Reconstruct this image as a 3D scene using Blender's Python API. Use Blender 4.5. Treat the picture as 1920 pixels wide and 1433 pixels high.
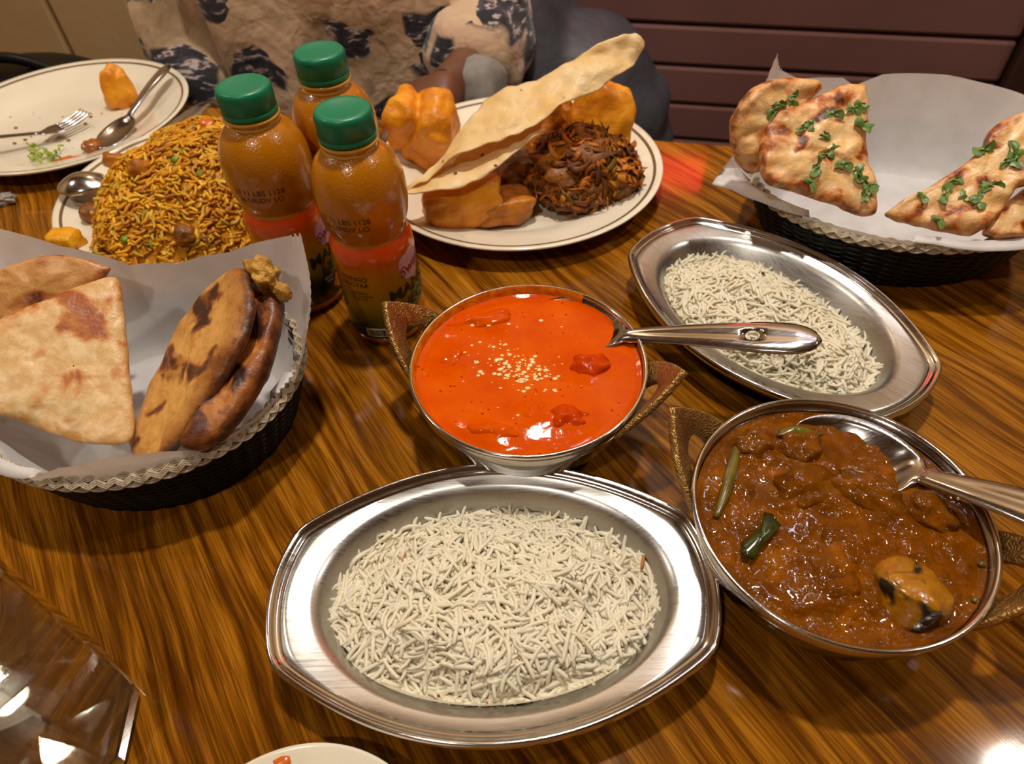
import bpy, bmesh, math, random
import numpy as np
from mathutils import Vector, Matrix, noise as mnoise

for o in list(bpy.data.objects): bpy.data.objects.remove(o)
scene = bpy.context.scene
COL = scene.collection
PI = math.pi
R = math.radians

# ------------------------------------------------------------------ camera
CAM_H, FPX, PITCH, ROLL = .36, 1290., R(47.75), R(-3)
cp, sp, cr, sr = math.cos(PITCH), math.sin(PITCH), math.cos(ROLL), math.sin(ROLL)
FWD = np.array([0, cp, -sp]); R0 = np.array([1., 0, 0]); U0 = np.array([0, sp, cp])
RIGHT = cr * R0 + sr * U0
UP = -sr * R0 + cr * U0
EYE = np.array([0, 0, CAM_H])
cam_d = bpy.data.cameras.new('camera'); cam = bpy.data.objects.new('camera', cam_d); COL.objects.link(cam)
cam_d.sensor_width = 36; cam_d.lens = 36 * FPX / 1920; cam_d.clip_start = .01
m = Matrix.Identity(4)
for i in range(3):
    m[i][0] = RIGHT[i]; m[i][1] = UP[i]; m[i][2] = -FWD[i]; m[i][3] = EYE[i]
cam.matrix_world = m
cam_d.dof.use_dof = True; cam_d.dof.focus_distance = .40; cam_d.dof.aperture_fstop = 10
scene.camera = cam

# ------------------------------------------------------------------ world, view, big lights
vs = scene.view_settings
vs.view_transform = 'Standard'; vs.look = 'None'; vs.gamma = 1; vs.use_curve_mapping = False
vs.exposure = 0.0
cy = scene.cycles
cy.max_bounces = 6; cy.diffuse_bounces = 3; cy.glossy_bounces = 3; cy.transmission_bounces = 6; cy.transparent_max_bounces = 12
cy.caustics_reflective = False; cy.caustics_refractive = False
w = bpy.data.worlds.new('world'); scene.world = w; w.use_nodes = True
w.node_tree.nodes['Background'].inputs[0].default_value = (.05, .04, .03, 1)
w.node_tree.nodes['Background'].inputs[1].default_value = .3

# room frame: e1 runs along the back wall to the right, e2 towards it
TH = R(-14.5)
E1 = np.array([math.cos(TH), math.sin(TH)]); E2 = np.array([-math.sin(TH), math.cos(TH)])
def room(a, b, z=0.):
    p = E1 * a + E2 * b
    return (p[0], p[1], z)
def to_room(x, y): return x * E1[0] + y * E1[1], x * E2[0] + y * E2[1]
FLOOR, CEIL = -.75, 1.72
WARM = (1, .915, .77); COOL = (.74, .78, 1)
# (x, y, z, size, power, colour): ceiling downlights over the tables, one added fill lamp and one cool panel
LAMPS = [(.06, .62, CEIL - .045, .09, 17.5, WARM),
         (-1.50, .72, CEIL - .045, .10, 7.0, WARM),
         (1.24, .40, CEIL - .045, .10, 6.5, WARM),
         (-.5, -.6, CEIL - .045, .10, 8.0, WARM)]  # unseen lamp, added as fill light from the camera side

def ray(px, py):
    u = (px - 960) / FPX; v = -(py - 716.5) / FPX
    return FWD + RIGHT * u + UP * v
def at(px, py, z=0.):                       # where a sight line meets the level z
    d = ray(px, py); return EYE + d * ((z - CAM_H) / d[2])
def at_depth(px, py, Y):
    d = ray(px, py); return EYE + d * (Y / d[1])

# ------------------------------------------------------------------ node helpers
def lin(r, g, b):
    def f(c):
        c /= 255.
        return c / 12.92 if c <= .04045 else ((c + .055) / 1.055) ** 2.4
    return (f(r), f(g), f(b), 1)
def nd(nt, t, ins=None, **at_):
    n = nt.nodes.new(t)
    for k, v in at_.items(): setattr(n, k, v)
    for k, v in (ins or {}).items():
        s = n.inputs[k]
        if isinstance(v, bpy.types.NodeSocket): nt.links.new(v, s)
        else: s.default_value = v
    return n
def new_mat(name):
    mt = bpy.data.materials.new(name); mt.use_nodes = True
    nt = mt.node_tree
    return mt, nt, nt.nodes['Principled BSDF']
def setb(nt, b, **kw):
    names = dict(col='Base Color', rough='Roughness', metal='Metallic', ior='IOR', trans='Transmission Weight', coat='Coat Weight',
                 coatr='Coat Roughness', sss='Subsurface Weight', sssr='Subsurface Radius', ssss='Subsurface Scale', emis='Emission Color', ems='Emission Strength',
                 normal='Normal', alpha='Alpha', spec='Specular IOR Level', sheen='Sheen Weight', aniso='Anisotropic')
    for k, v in kw.items():
        s = b.inputs[names[k]]
        if isinstance(v, bpy.types.NodeSocket): nt.links.new(v, s)
        else: s.default_value = v
def ramp(nt, fac, stops, interp='LINEAR'):
    r = nd(nt, 'ShaderNodeValToRGB', {'Fac': fac}); cr_ = r.color_ramp; cr_.interpolation = interp
    while len(cr_.elements) < len(stops): cr_.elements.new(.5)
    for e, (p, c) in zip(cr_.elements, stops):
        e.position = p; e.color = c if len(c) == 4 else (*c, 1)
    return r.outputs[0]
def mixc(nt, fac, a, b, mode='MIX'):
    n = nd(nt, 'ShaderNodeMix', data_type='RGBA', blend_type=mode)
    for k, v in ((0, fac), (6, a), (7, b)):
        s = n.inputs[k]
        if isinstance(v, bpy.types.NodeSocket): nt.links.new(v, s)
        else: s.default_value = v
    return n.outputs[2]
def mathn(nt, op, a, b=0., c=None, clamp=False):
    n = nd(nt, 'ShaderNodeMath', operation=op, use_clamp=clamp)
    for k, v in enumerate((a, b) if c is None else (a, b, c)):
        s = n.inputs[k]
        if isinstance(v, bpy.types.NodeSocket): nt.links.new(v, s)
        else: s.default_value = v
    return n.outputs[0]
def objco(nt): return nd(nt, 'ShaderNodeTexCoord').outputs['Object']
def noisen(nt, vec, scale, detail=3., rough=.55, dist=0., dims='3D'):
    return nd(nt, 'ShaderNodeTexNoise', {'Vector': vec, 'Scale': scale, 'Detail': detail, 'Roughness': rough, 'Distortion': dist}).outputs[0]
def bumpn(nt, h, dist=.001, strength=1., prev=None):
    d = {'Height': h, 'Distance': dist, 'Strength': strength}
    if prev is not None: d['Normal'] = prev
    return nd(nt, 'ShaderNodeBump', d).outputs[0]
def simple(name, col, rough=.5, **kw):
    mt, nt, b = new_mat(name); setb(nt, b, col=col, rough=rough, **kw); return mt
def speckled(name, stops, scale, rough=.5, detail=4., bump=0., bscale=None, **kw):
    mt, nt, b = new_mat(name); co = objco(nt)
    n = noisen(nt, co, scale, detail)
    setb(nt, b, col=ramp(nt, n, stops), rough=rough, **kw)
    if bump: setb(nt, b, normal=bumpn(nt, noisen(nt, co, bscale or scale * 3, 4), bump))
    return mt

# ------------------------------------------------------------------ materials
MT = {}
def wood_mat():
    mt, nt, b = new_mat('oak_table'); co = objco(nt)
    g = (math.cos(R(-58)), math.sin(R(-58)), 0); h = (-g[1], g[0], 0)
    u = nd(nt, 'ShaderNodeVectorMath', {0: co, 1: g}, operation='DOT_PRODUCT').outputs['Value']
    v = nd(nt, 'ShaderNodeVectorMath', {0: co, 1: h}, operation='DOT_PRODUCT').outputs['Value']
    def vec(ku, kv): return nd(nt, 'ShaderNodeCombineXYZ', {'X': mathn(nt, 'MULTIPLY', u, ku), 'Y': mathn(nt, 'MULTIPLY', v, kv)}).outputs[0]
    warp = noisen(nt, vec(3.5, 9), 1., 2.)
    v2 = mathn(nt, 'ADD', v, mathn(nt, 'MULTIPLY', mathn(nt, 'SUBTRACT', warp, .5), .05))
    def vec2(ku, kv): return nd(nt, 'ShaderNodeCombineXYZ', {'X': mathn(nt, 'MULTIPLY', u, ku), 'Y': mathn(nt, 'MULTIPLY', v2, kv)}).outputs[0]
    band = noisen(nt, vec2(6, 150), 1., 4., .65)
    broad = noisen(nt, vec2(2, 28), 1., 2.)
    t = mathn(nt, 'ADD', mathn(nt, 'MULTIPLY', band, .7), mathn(nt, 'MULTIPLY', broad, .3))
    c = ramp(nt, t, [(.36, lin(66, 32, 4)), (.45, lin(112, 64, 8)), (.54, lin(158, 98, 20)), (.68, lin(180, 118, 34))])
    fine = noisen(nt, vec(22, 1100), 1., 2.)
    c = mixc(nt, mathn(nt, 'MULTIPLY', ramp(nt, fine, [(.40, (1, 1, 1)), (.55, (0, 0, 0))]), .55), c, lin(70, 34, 6))
    setb(nt, b, col=c, ior=1.48, spec=.36)
    sm = noisen(nt, co, 14, 4)
    setb(nt, b, rough=ramp(nt, sm, [(.3, (.06,) * 3), (.75, (.14,) * 3)]))
    setb(nt, b, normal=bumpn(nt, fine, .00003, .25))
    return mt
MT['wood'] = wood_mat()

def steel(name, base=(.55, .53, .51, 1), r0=.2, r1=.34, brushed=True):
    mt, nt, b = new_mat(name); co = objco(nt)
    n = nd(nt, 'ShaderNodeMapping', {'Vector': co, 'Scale': (60, 1500, 300)}).outputs[0]
    s = noisen(nt, n, 1., 3.)
    big = noisen(nt, co, 35, 4)
    rr = mathn(nt, 'ADD', ramp(nt, s, [(.3, (r0,) * 3), (.7, (r1,) * 3)]), mathn(nt, 'MULTIPLY', mathn(nt, 'SUBTRACT', big, .5), .12))
    setb(nt, b, col=base, metal=1., rough=rr)
    if brushed: setb(nt, b, normal=bumpn(nt, s, .00001, .3))
    return mt
MT['steel'] = steel('brushed_steel', (.56, .548, .535, 1), .26, .38)
MT['steel_shiny'] = steel('polished_steel', (.68, .66, .66, 1), .10, .18, False)
MT['steel_bowl'] = steel('bowl_steel', (.5, .46, .43, 1), .12, .2, False)
MT['cutlery'] = steel('cutlery_steel', (.5, .47, .46, 1), .1, .18, False)

def brass_mat(name, c1, c2):
    mt, nt, b = new_mat(name); co = objco(nt)
    wv = nd(nt, 'ShaderNodeTexWave', {'Vector': co, 'Scale': 120., 'Distortion': 22., 'Detail': 2., 'Detail Scale': 1.2}, wave_type='RINGS').outputs[1]
    setb(nt, b, metal=.75, rough=.42, col=mixc(nt, wv, c1, c2), normal=bumpn(nt, wv, .0005, .8))
    return mt
MT['brass'] = brass_mat('engraved_brass', lin(158, 118, 62), lin(188, 146, 86))

MT['plate'] = speckled('plate_glaze', [(.3, lin(226, 213, 190)), (.7, lin(236, 225, 204))], 12, rough=.16, coat=.3)
MT['stripe'] = simple('plate_stripe', lin(112, 84, 58), .3)
MT['black_weave'] = simple('black_weave', lin(9, 8, 8), .42, spec=.3)
MT['braid'] = speckled('braid_cord', [(.35, lin(150, 128, 100)), (.65, lin(205, 190, 168))], 160, rough=.38)

def paper_mat():
    mt, nt, b = new_mat('waxed_paper'); co = objco(nt)
    n = noisen(nt, co, 60, 5)
    c = ramp(nt, n, [(.35, lin(236, 232, 232)), (.65, lin(248, 244, 245))])
    setb(nt, b, col=c, rough=.42)
    tr = nd(nt, 'ShaderNodeBsdfTranslucent', {'Color': lin(236, 228, 220)})
    ms = nd(nt, 'ShaderNodeMixShader', {'Fac': .35}); nt.links.new(b.outputs[0], ms.inputs[1]); nt.links.new(tr.outputs[0], ms.inputs[2])
    nt.links.new(ms.outputs[0], nt.nodes['Material Output'].inputs[0])
    return mt
MT['paper'] = paper_mat()

def rice_mat(name, attr=False, base=lin(255, 250, 232)):
    mt, nt, b = new_mat(name)
    if attr:
        c = nd(nt, 'ShaderNodeVertexColor', layer_name='tint').outputs[0]
    else:
        c = mixc(nt, noisen(nt, objco(nt), 90, 3), base, lin(250, 236, 206))
    setb(nt, b, col=c, rough=.4)
    tr = nd(nt, 'ShaderNodeBsdfTranslucent', {'Color': c})
    ms = nd(nt, 'ShaderNodeMixShader', {0: .3, 1: b.outputs[0], 2: tr.outputs[0]}); nt.links.new(ms.outputs[0], nt.nodes['Material Output'].inputs[0])
    return mt
MT['rice'] = rice_mat('white_rice'); MT['biryani'] = rice_mat('biryani_rice', True)

def curry_mat(name, stops, scale, rough, speck=None, bump=.0006, bscale=260, spec=.08, coat=.12):
    mt, nt, b = new_mat(name); co = objco(nt)
    c = ramp(nt, noisen(nt, co, scale, 5), stops)
    if speck:
        vo = nd(nt, 'ShaderNodeTexVoronoi', {'Vector': co, 'Scale': 190.}).outputs['Distance']
        gate = noisen(nt, co, 45, 2)
        sp_ = mathn(nt, 'MULTIPLY', ramp(nt, vo, [(.10, (1, 1, 1)), (.2, (0, 0, 0))]), ramp(nt, gate, [(.5, (0, 0, 0)), (.6, (1, 1, 1))]))
        c = mixc(nt, sp_, c, speck)
    setb(nt, b, col=c, rough=rough, spec=spec)
    setb(nt, b, coat=coat, coatr=.03, normal=bumpn(nt, noisen(nt, co, bscale, 2.5), bump))
    return mt
MT['curry_red'] = curry_mat('red_curry', [(.3, lin(196, 66, 0)), (.6, lin(208, 80, 0)), (.8, lin(216, 98, 4))], 45, .09, lin(140, 26, 4), .0003, 120)
MT['chicken'] = curry_mat('coated_chicken', [(.3, lin(160, 40, 0)), (.6, lin(196, 64, 2))], 90, .09, None, .0009, 200)
MT['curry_brown'] = curry_mat('brown_curry', [(.3, lin(86, 42, 0)), (.55, lin(116, 60, 0)), (.75, lin(144, 80, 2))], 60, .12, lin(70, 30, 4), .0016, 230, .08, .3)
MT['veg_brown'] = curry_mat('coated_vegetable', [(.3, lin(86, 44, 2)), (.6, lin(124, 68, 6))], 80, .12, lin(70, 30, 6), .0014, 220, .08, .3)
MT['leaf_dark'] = speckled('dark_leaf', [(.3, lin(18, 26, 8)), (.7, lin(62, 66, 18))], 120, rough=.2, coat=.4)
MT['chili'] = speckled('green_chili', [(.3, lin(84, 66, 10)), (.7, lin(110, 96, 24))], 90, rough=.22, coat=.4)
MT['nut'] = speckled('crumbled_nut', [(.3, lin(244, 196, 112)), (.7, lin(255, 232, 188))], 300, rough=.45)

def bread_mat(name, pale, tan, brown, char, sc=30., spots=.56, crust=1., green=False, cfloor=.25):
    mt, nt, b = new_mat(name); co = objco(nt)
    big = noisen(nt, co, sc, 3, .5, .4); mid = noisen(nt, co, sc * 2.6, 4)
    c = mixc(nt, ramp(nt, mid, [(.42, (0, 0, 0)), (.66, (1, 1, 1))]), pale, tan)
    c = mixc(nt, ramp(nt, big, [(spots, (0, 0, 0)), (spots + .09, (1, 1, 1))]), c, brown)
    c = mixc(nt, ramp(nt, big, [(spots + .07, (0, 0, 0)), (spots + .14, (1, 1, 1))]), c, char)
    ed = nd(nt, 'ShaderNodeVertexColor', layer_name='crust').outputs[0]
    e2 = mathn(nt, 'MULTIPLY', ed, ramp(nt, noisen(nt, co, sc * 1.7, 3), [(.3, (cfloor,) * 3), (.6, (1, 1, 1))]))
    c = mixc(nt, mathn(nt, 'MULTIPLY', e2, crust), c, brown)
    c = mixc(nt, mathn(nt, 'MULTIPLY', ramp(nt, e2, [(.72, (0, 0, 0)), (1, (1, 1, 1))]), crust), c, char)
    if green:
        gz = noisen(nt, co, 26, 3)
        gy = nd(nt, 'ShaderNodeSeparateXYZ', {'Vector': co}).outputs[1]
        c = mixc(nt, mathn(nt, 'MULTIPLY', ramp(nt, gz, [(.46, (0, 0, 0)), (.6, (.85,) * 3)]), ramp(nt, mathn(nt, 'MULTIPLY', gy, -20.), [(.3, (0, 0, 0)), (.7, (1, 1, 1))])), c, lin(122, 108, 34))
    hh = mathn(nt, 'ADD', mathn(nt, 'MULTIPLY', mid, .7), mathn(nt, 'MULTIPLY', noisen(nt, co, sc * 9, 4), .3))
    setb(nt, b, col=c, rough=.42, coat=.12, coatr=.25, normal=bumpn(nt, hh, .0016, .8))
    return mt
MT['paratha'] = bread_mat('pale_paratha', lin(206, 160, 98), lin(226, 194, 144), lin(190, 112, 34), lin(150, 72, 20), 44, .53, .2, True)
MT['paratha_brown'] = bread_mat('browned_paratha', lin(206, 150, 84), lin(190, 124, 60), lin(160, 86, 30), lin(96, 44, 16), 40, .5, .5)
MT['paratha_edge'] = bread_mat('crusty_paratha', lin(214, 158, 82), lin(196, 134, 60), lin(134, 70, 20), lin(58, 28, 12), 46, .52, 1., cfloor=.75)
MT['paratha_dark'] = bread_mat('dark_crust_paratha', lin(190, 120, 50), lin(160, 92, 34), lin(110, 52, 16), lin(50, 22, 10), 50, .46, 1., cfloor=.6)
MT['naan'] = bread_mat('naan', lin(236, 196, 140), lin(232, 178, 106), lin(196, 104, 32), lin(70, 30, 16), 52, .51, .75)
MT['cilantro'] = speckled('cilantro', [(.3, lin(64, 92, 30)), (.7, lin(122, 146, 66))], 200, rough=.4)
MT['filling'] = speckled('potato_filling', [(.3, lin(150, 98, 24)), (.7, lin(210, 160, 64))], 120, rough=.5, bump=.002)

MT['fried'] = speckled('fried_pastry', [(.25, lin(186, 98, 8)), (.5, lin(230, 144, 16)), (.75, lin(242, 168, 40))], 42, rough=.42, bump=.0012, bscale=140)
MT['fried_dark'] = speckled('fried_dark', [(.25, lin(112, 58, 10)), (.5, lin(172, 98, 14)), (.75, lin(206, 132, 26))], 48, rough=.4, bump=.0015, bscale=160)
MT['fritter_core'] = speckled('fritter_core', [(.25, lin(74, 40, 8)), (.5, lin(128, 74, 14)), (.75, lin(176, 106, 22))], 60, rough=.45, bump=.002, bscale=120)
MT['shred'] = rice_mat('fried_onion_shreds', True)
def papad_mat():
    mt, nt, b = new_mat('papad'); co = objco(nt)
    c = ramp(nt, noisen(nt, co, 38, 4), [(.3, lin(240, 200, 128)), (.55, lin(248, 220, 162)), (.8, lin(252, 232, 184))])
    vo = nd(nt, 'ShaderNodeTexVoronoi', {'Vector': co, 'Scale': 55.}).outputs['Distance']
    c = mixc(nt, ramp(nt, vo, [(.07, (1, 1, 1)), (.12, (0, 0, 0))]), c, lin(90, 52, 20))
    setb(nt, b, col=c, rough=.45, normal=bumpn(nt, noisen(nt, co, 130, 4), .0016))
    tr = nd(nt, 'ShaderNodeBsdfTranslucent', {'Color': lin(240, 186, 90)})
    ms = nd(nt, 'ShaderNodeMixShader', {'Fac': .3}); nt.links.new(b.outputs[0], ms.inputs[1]); nt.links.new(tr.outputs[0], ms.inputs[2])
    nt.links.new(ms.outputs[0], nt.nodes['Material Output'].inputs[0])
    return mt
MT['papad'] = papad_mat()

def juice_mat():
    mt, nt, b = new_mat('juice_bottle'); co = objco(nt)
    n = noisen(nt, co, 620, 2)
    setb(nt, b, col=ramp(nt, noisen(nt, co, 25, 3), [(.3, lin(166, 98, 4)), (.7, lin(182, 112, 8))]), rough=.2, coat=.6, coatr=.05,
         normal=bumpn(nt, n, .0004, .8))
    return mt
MT['juice'] = juice_mat()
MT['pet'] = simple('clear_plastic', lin(200, 150, 60), .12, coat=.5)
MT['cap'] = simple('green_cap', lin(0, 112, 78), .36)
def label_mat():
    mt, nt, b = new_mat('juice_label'); co = objco(nt)
    z = nd(nt, 'ShaderNodeSeparateXYZ', {'Vector': co}).outputs[2]
    zz = mathn(nt, 'ADD', mathn(nt, 'DIVIDE', z, .09), mathn(nt, 'MULTIPLY', mathn(nt, 'SUBTRACT', noisen(nt, co, 40, 2), .5), .12))
    c = ramp(nt, zz, [(.12, lin(12, 34, 18)), (.30, lin(40, 58, 14)), (.46, lin(142, 108, 14)), (.70, lin(176, 112, 14)), (.84, lin(190, 88, 8)), (.93, lin(216, 72, 4))])
    setb(nt, b, col=c, rough=.2, coat=.5, coatr=.06); return mt
MT['label'] = label_mat()
MT['ink_dark'] = simple('dark_ink', lin(40, 34, 14), .4)
MT['ink_brown'] = simple('brown_ink', lin(84, 44, 8), .4)
MT['ink_white'] = simple('white_ink', lin(214, 208, 196), .4)
MT['ink_red'] = simple('crimson_ink', lin(150, 30, 44), .4)
MT['logo_pink'] = speckled('logo_pink', [(.35, lin(196, 140, 168)), (.65, lin(222, 176, 196))], 200, rough=.3)
MT['mango_print'] = speckled('mango_print', [(.3, lin(204, 64, 10)), (.55, lin(232, 140, 18)), (.75, lin(240, 184, 40))], 70, rough=.25, coat=.4)
MT['badge'] = simple('black_badge', lin(22, 22, 22), .3)
MT['leaf_print'] = simple('green_print', lin(92, 128, 78), .3)

def clear_mat(name, ior, refr, tint=(.96, .96, .94, 1), f0=.06, pw=3.):
    # thin clear wall: light passes straight, edges mirror by Fresnel, a share refracts
    mt, nt, b = new_mat(name)
    tr = nd(nt, 'ShaderNodeBsdfTransparent', {'Color': tint}); gl = nd(nt, 'ShaderNodeBsdfGlossy', {'Color': (1, 1, 1, 1), 'Roughness': .02}); rf = nd(nt, 'ShaderNodeBsdfRefraction', {'Color': tint, 'IOR': ior, 'Roughness': .01})
    m1 = nd(nt, 'ShaderNodeMixShader', {0: refr, 1: tr.outputs[0], 2: rf.outputs[0]})
    fac = nd(nt, 'ShaderNodeLayerWeight', {'Blend': .5}).outputs['Facing']
    fr = mathn(nt, 'MULTIPLY_ADD', mathn(nt, 'POWER', fac, pw), .8, f0)
    m2 = nd(nt, 'ShaderNodeMixShader', {0: fr, 1: m1.outputs[0], 2: gl.outputs[0]})
    nt.links.new(m2.outputs[0], nt.nodes['Material Output'].inputs[0]); return mt
MT['glass'] = clear_mat('clear_glass', 1.45, .25, pw=2.2)
MT['glass_base'] = clear_mat('thick_glass', 1.45, .45, (.97, .97, .96, 1), .2, 1.8)
MT['water'] = clear_mat('water', 1.33, .12)
MT['sauce'] = speckled('orange_sauce', [(.3, lin(196, 82, 12)), (.7, lin(220, 120, 36))], 80, rough=.25, coat=.4)
MT['chutney'] = speckled('brown_chutney', [(.3, lin(130, 62, 12)), (.7, lin(176, 100, 26))], 120, rough=.3, coat=.3)
MT['lettuce'] = speckled('shredded_lettuce', [(.3, lin(110, 140, 20)), (.7, lin(176, 190, 60))], 120, rough=.35)
MT['pea'] = speckled('pea', [(.3, lin(84, 112, 16)), (.7, lin(120, 150, 34))], 150, rough=.25, coat=.3)
MT['potato'] = speckled('spiced_potato', [(.3, lin(214, 140, 12)), (.7, lin(240, 176, 30))], 120, rough=.35, bump=.001)
MT['wrapper'] = speckled('pale_wrapper', [(.3, lin(110, 100, 90)), (.7, lin(170, 160, 150))], 120, rough=.25)
# room
MT['floor'] = speckled('floor_tile', [(.3, lin(70, 52, 40)), (.7, lin(92, 70, 54))], 6, rough=.4)
MT['wall_beige'] = speckled('beige_paint', [(.3, lin(190, 156, 110)), (.7, lin(200, 166, 120))], 3, rough=.6, bump=.0006, bscale=60)
MT['ceiling'] = speckled('ceiling_paint', [(.3, lin(160, 140, 116)), (.7, lin(170, 148, 122))], 4, rough=.8)
MT['plank'] = speckled('maroon_plank', [(.3, lin(120, 82, 78)), (.7, lin(130, 90, 85))], 5, rough=.38, bump=.0004, bscale=40)
MT['trim'] = simple('dark_trim', lin(62, 38, 32), .4)
MT['bench'] = speckled('bench_vinyl', [(.3, lin(54, 32, 26)), (.7, lin(70, 42, 34))], 30, rough=.4)

# ------------------------------------------------------------------ mesh helpers
def link(o, parent=None):
    COL.objects.link(o)
    if parent is not None: o.parent = parent
    return o
def mesh_obj(name, verts, faces, mat, parent=None, smooth=True, loc=None):
    me = bpy.data.meshes.new(name)
    me.from_pydata([tuple(map(float, v)) for v in verts], [], [tuple(map(int, f)) for f in faces]); me.update()
    if smooth: me.polygons.foreach_set('use_smooth', [True] * len(me.polygons))
    if mat is not None: me.materials.append(MT[mat] if isinstance(mat, str) else mat)
    o = bpy.data.objects.new(name, me)
    if loc is not None: o.location = loc
    return link(o, parent)
def bm_obj(name, bm, mat, parent=None, smooth=True):
    me = bpy.data.meshes.new(name); bm.to_mesh(me); bm.free()
    if smooth: me.polygons.foreach_set('use_smooth', [True] * len(me.polygons))
    me.materials.append(MT[mat]); return link(bpy.data.objects.new(name, me), parent)
def tag(o, label, cat=None, group=None, kind=None):
    if label: o['label'] = label
    if cat: o['category'] = cat
    if group: o['group'] = group
    if kind: o['kind'] = kind
    return o
def thing(name, label, cat, loc=(0, 0, 0), rz=0., group=None):
    o = bpy.data.objects.new(name, None); o.empty_display_size = .02
    link(o); o.location = loc; o.rotation_euler = (0, 0, rz)
    return tag(o, label, cat, group)
def solid(o, t, offset=-1.):
    md = o.modifiers.new('Solidify', 'SOLIDIFY'); md.thickness = t; md.offset = offset; return o
def bevel(o, wd, seg=2):
    md = o.modifiers.new('Bevel', 'BEVEL'); md.width = wd; md.segments = seg; md.limit_method = 'ANGLE'; return o
def subsurf(o, n=1):
    md = o.modifiers.new('Subsurf', 'SUBSURF'); md.levels = n; md.render_levels = n; return o
def lathe(prof, n=64, sx=1., sy=1.):
    V, F, rows = [], [], []
    for r, z in prof:
        if r < 1e-6: rows.append([len(V)]); V.append((0, 0, z))
        else:
            rows.append(list(range(len(V), len(V) + n)))
            V += [(r * sx * math.cos(2 * PI * i / n), r * sy * math.sin(2 * PI * i / n), z) for i in range(n)]
    for a, b in zip(rows, rows[1:]):
        for i in range(n):
            j = (i + 1) % n
            if len(a) == 1 and len(b) == 1: continue
            if len(a) == 1: F.append((a[0], b[j], b[i]))
            elif len(b) == 1: F.append((a[i], a[j], b[0]))
            else: F.append((a[i], a[j], b[j], b[i]))
    return V, F
def rings(rows, closed=True, cap0=False, cap1=False):
    V, F, n = [], [], len(rows[0])
    for r in rows: V += list(r)
    for k in range(len(rows) - 1):
        for i in range(n if closed else n - 1):
            j = (i + 1) % n
            F.append((k * n + i, k * n + j, (k + 1) * n + j, (k + 1) * n + i))
    if cap0: F.append(tuple(range(n))[::-1])
    if cap1: F.append(tuple(range((len(rows) - 1) * n, len(rows) * n)))
    return V, F
def tube(pts, rad, sides=6, closed=False):
    P = np.array(pts, float); n = len(P)
    T = (np.roll(P, -1, 0) - np.roll(P, 1, 0)) if closed else np.gradient(P, axis=0)
    T /= np.linalg.norm(T, axis=1)[:, None] + 1e-12
    ref = np.array([0, 0, 1.]) if abs(T[:, 2]).mean() < .8 else np.array([1., 0, 0])
    rows = []
    for i in range(n):
        a = np.cross(T[i], ref); a /= np.linalg.norm(a) + 1e-12; b = np.cross(a, T[i])
        r = rad[i] if hasattr(rad, '__len__') else rad
        rows.append([P[i] + r * (a * math.cos(2 * PI * k / sides) + b * math.sin(2 * PI * k / sides)) for k in range(sides)])
    if closed: rows.append(rows[0])
    return rings(rows, True, not closed, not closed)
def merge(parts):
    V, F = [], []
    for v, f in parts:
        o = len(V); V += list(v); F += [tuple(i + o for i in q) for q in f]
    return V, F
def box(x0, x1, y0, y1, z0, z1):
    V = [(x, y, z) for z in (z0, z1) for y in (y0, y1) for x in (x0, x1)]
    return V, [(0, 2, 3, 1), (4, 5, 7, 6), (0, 1, 5, 4), (2, 6, 7, 3), (0, 4, 6, 2), (1, 3, 7, 5)]
def room_box(a0, a1, b0, b1, z0, z1):
    V, F = box(a0, a1, b0, b1, z0, z1)
    return [room(*v) for v in V], F
def set_attr(o, name, vals):
    me = o.data; a = me.color_attributes.new(name, 'FLOAT_COLOR', 'POINT')
    vals = np.asarray(vals, float)
    if vals.ndim == 1: vals = np.stack([vals, vals, vals, np.ones_like(vals)], 1)
    a.data.foreach_set('color', vals.ravel())
def n3(p, s, seed=0.): return mnoise.noise(Vector((p[0] * s + seed, p[1] * s + seed * 1.7, p[2] * s - seed)))
def blob(name, size, mat, loc, rot=(0, 0, 0), power=2., amp=.12, scale=1.6, seed=0., sub=4, parent=None, taper=0., taperx=0., flat=0., crease=()):
    bm = bmesh.new(); bmesh.ops.create_icosphere(bm, subdivisions=sub, radius=1.)
    for v in bm.verts:
        p = v.co
        k = (abs(p.x) ** power + abs(p.y) ** power + abs(p.z) ** power) ** (-1. / power)
        q = p * k
        q *= 1 + amp * n3(q, scale, seed) + amp * .22 * n3(q, scale * 2.6, seed + 3)
        for nx, ny, nz, of, wd, dp in crease:
            q *= 1 - dp * math.exp(-((q.x * nx + q.y * ny + q.z * nz - of + .12 * n3(q, 1.3, seed + 2)) / wd) ** 2)
        if flat and q.z < -1 + flat: q.z = -1 + flat
        t = 1 - taper * (q.z + 1) / 2; q.x *= t; q.y *= t
        t = 1 - taperx * (q.x + 1) / 2; q.y *= t; q.z *= t
        v.co = Vector((q.x * size[0], q.y * size[1], q.z * size[2]))
    o = bm_obj(name, bm, mat, parent); o.location = loc; o.rotation_euler = rot; return o

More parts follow.
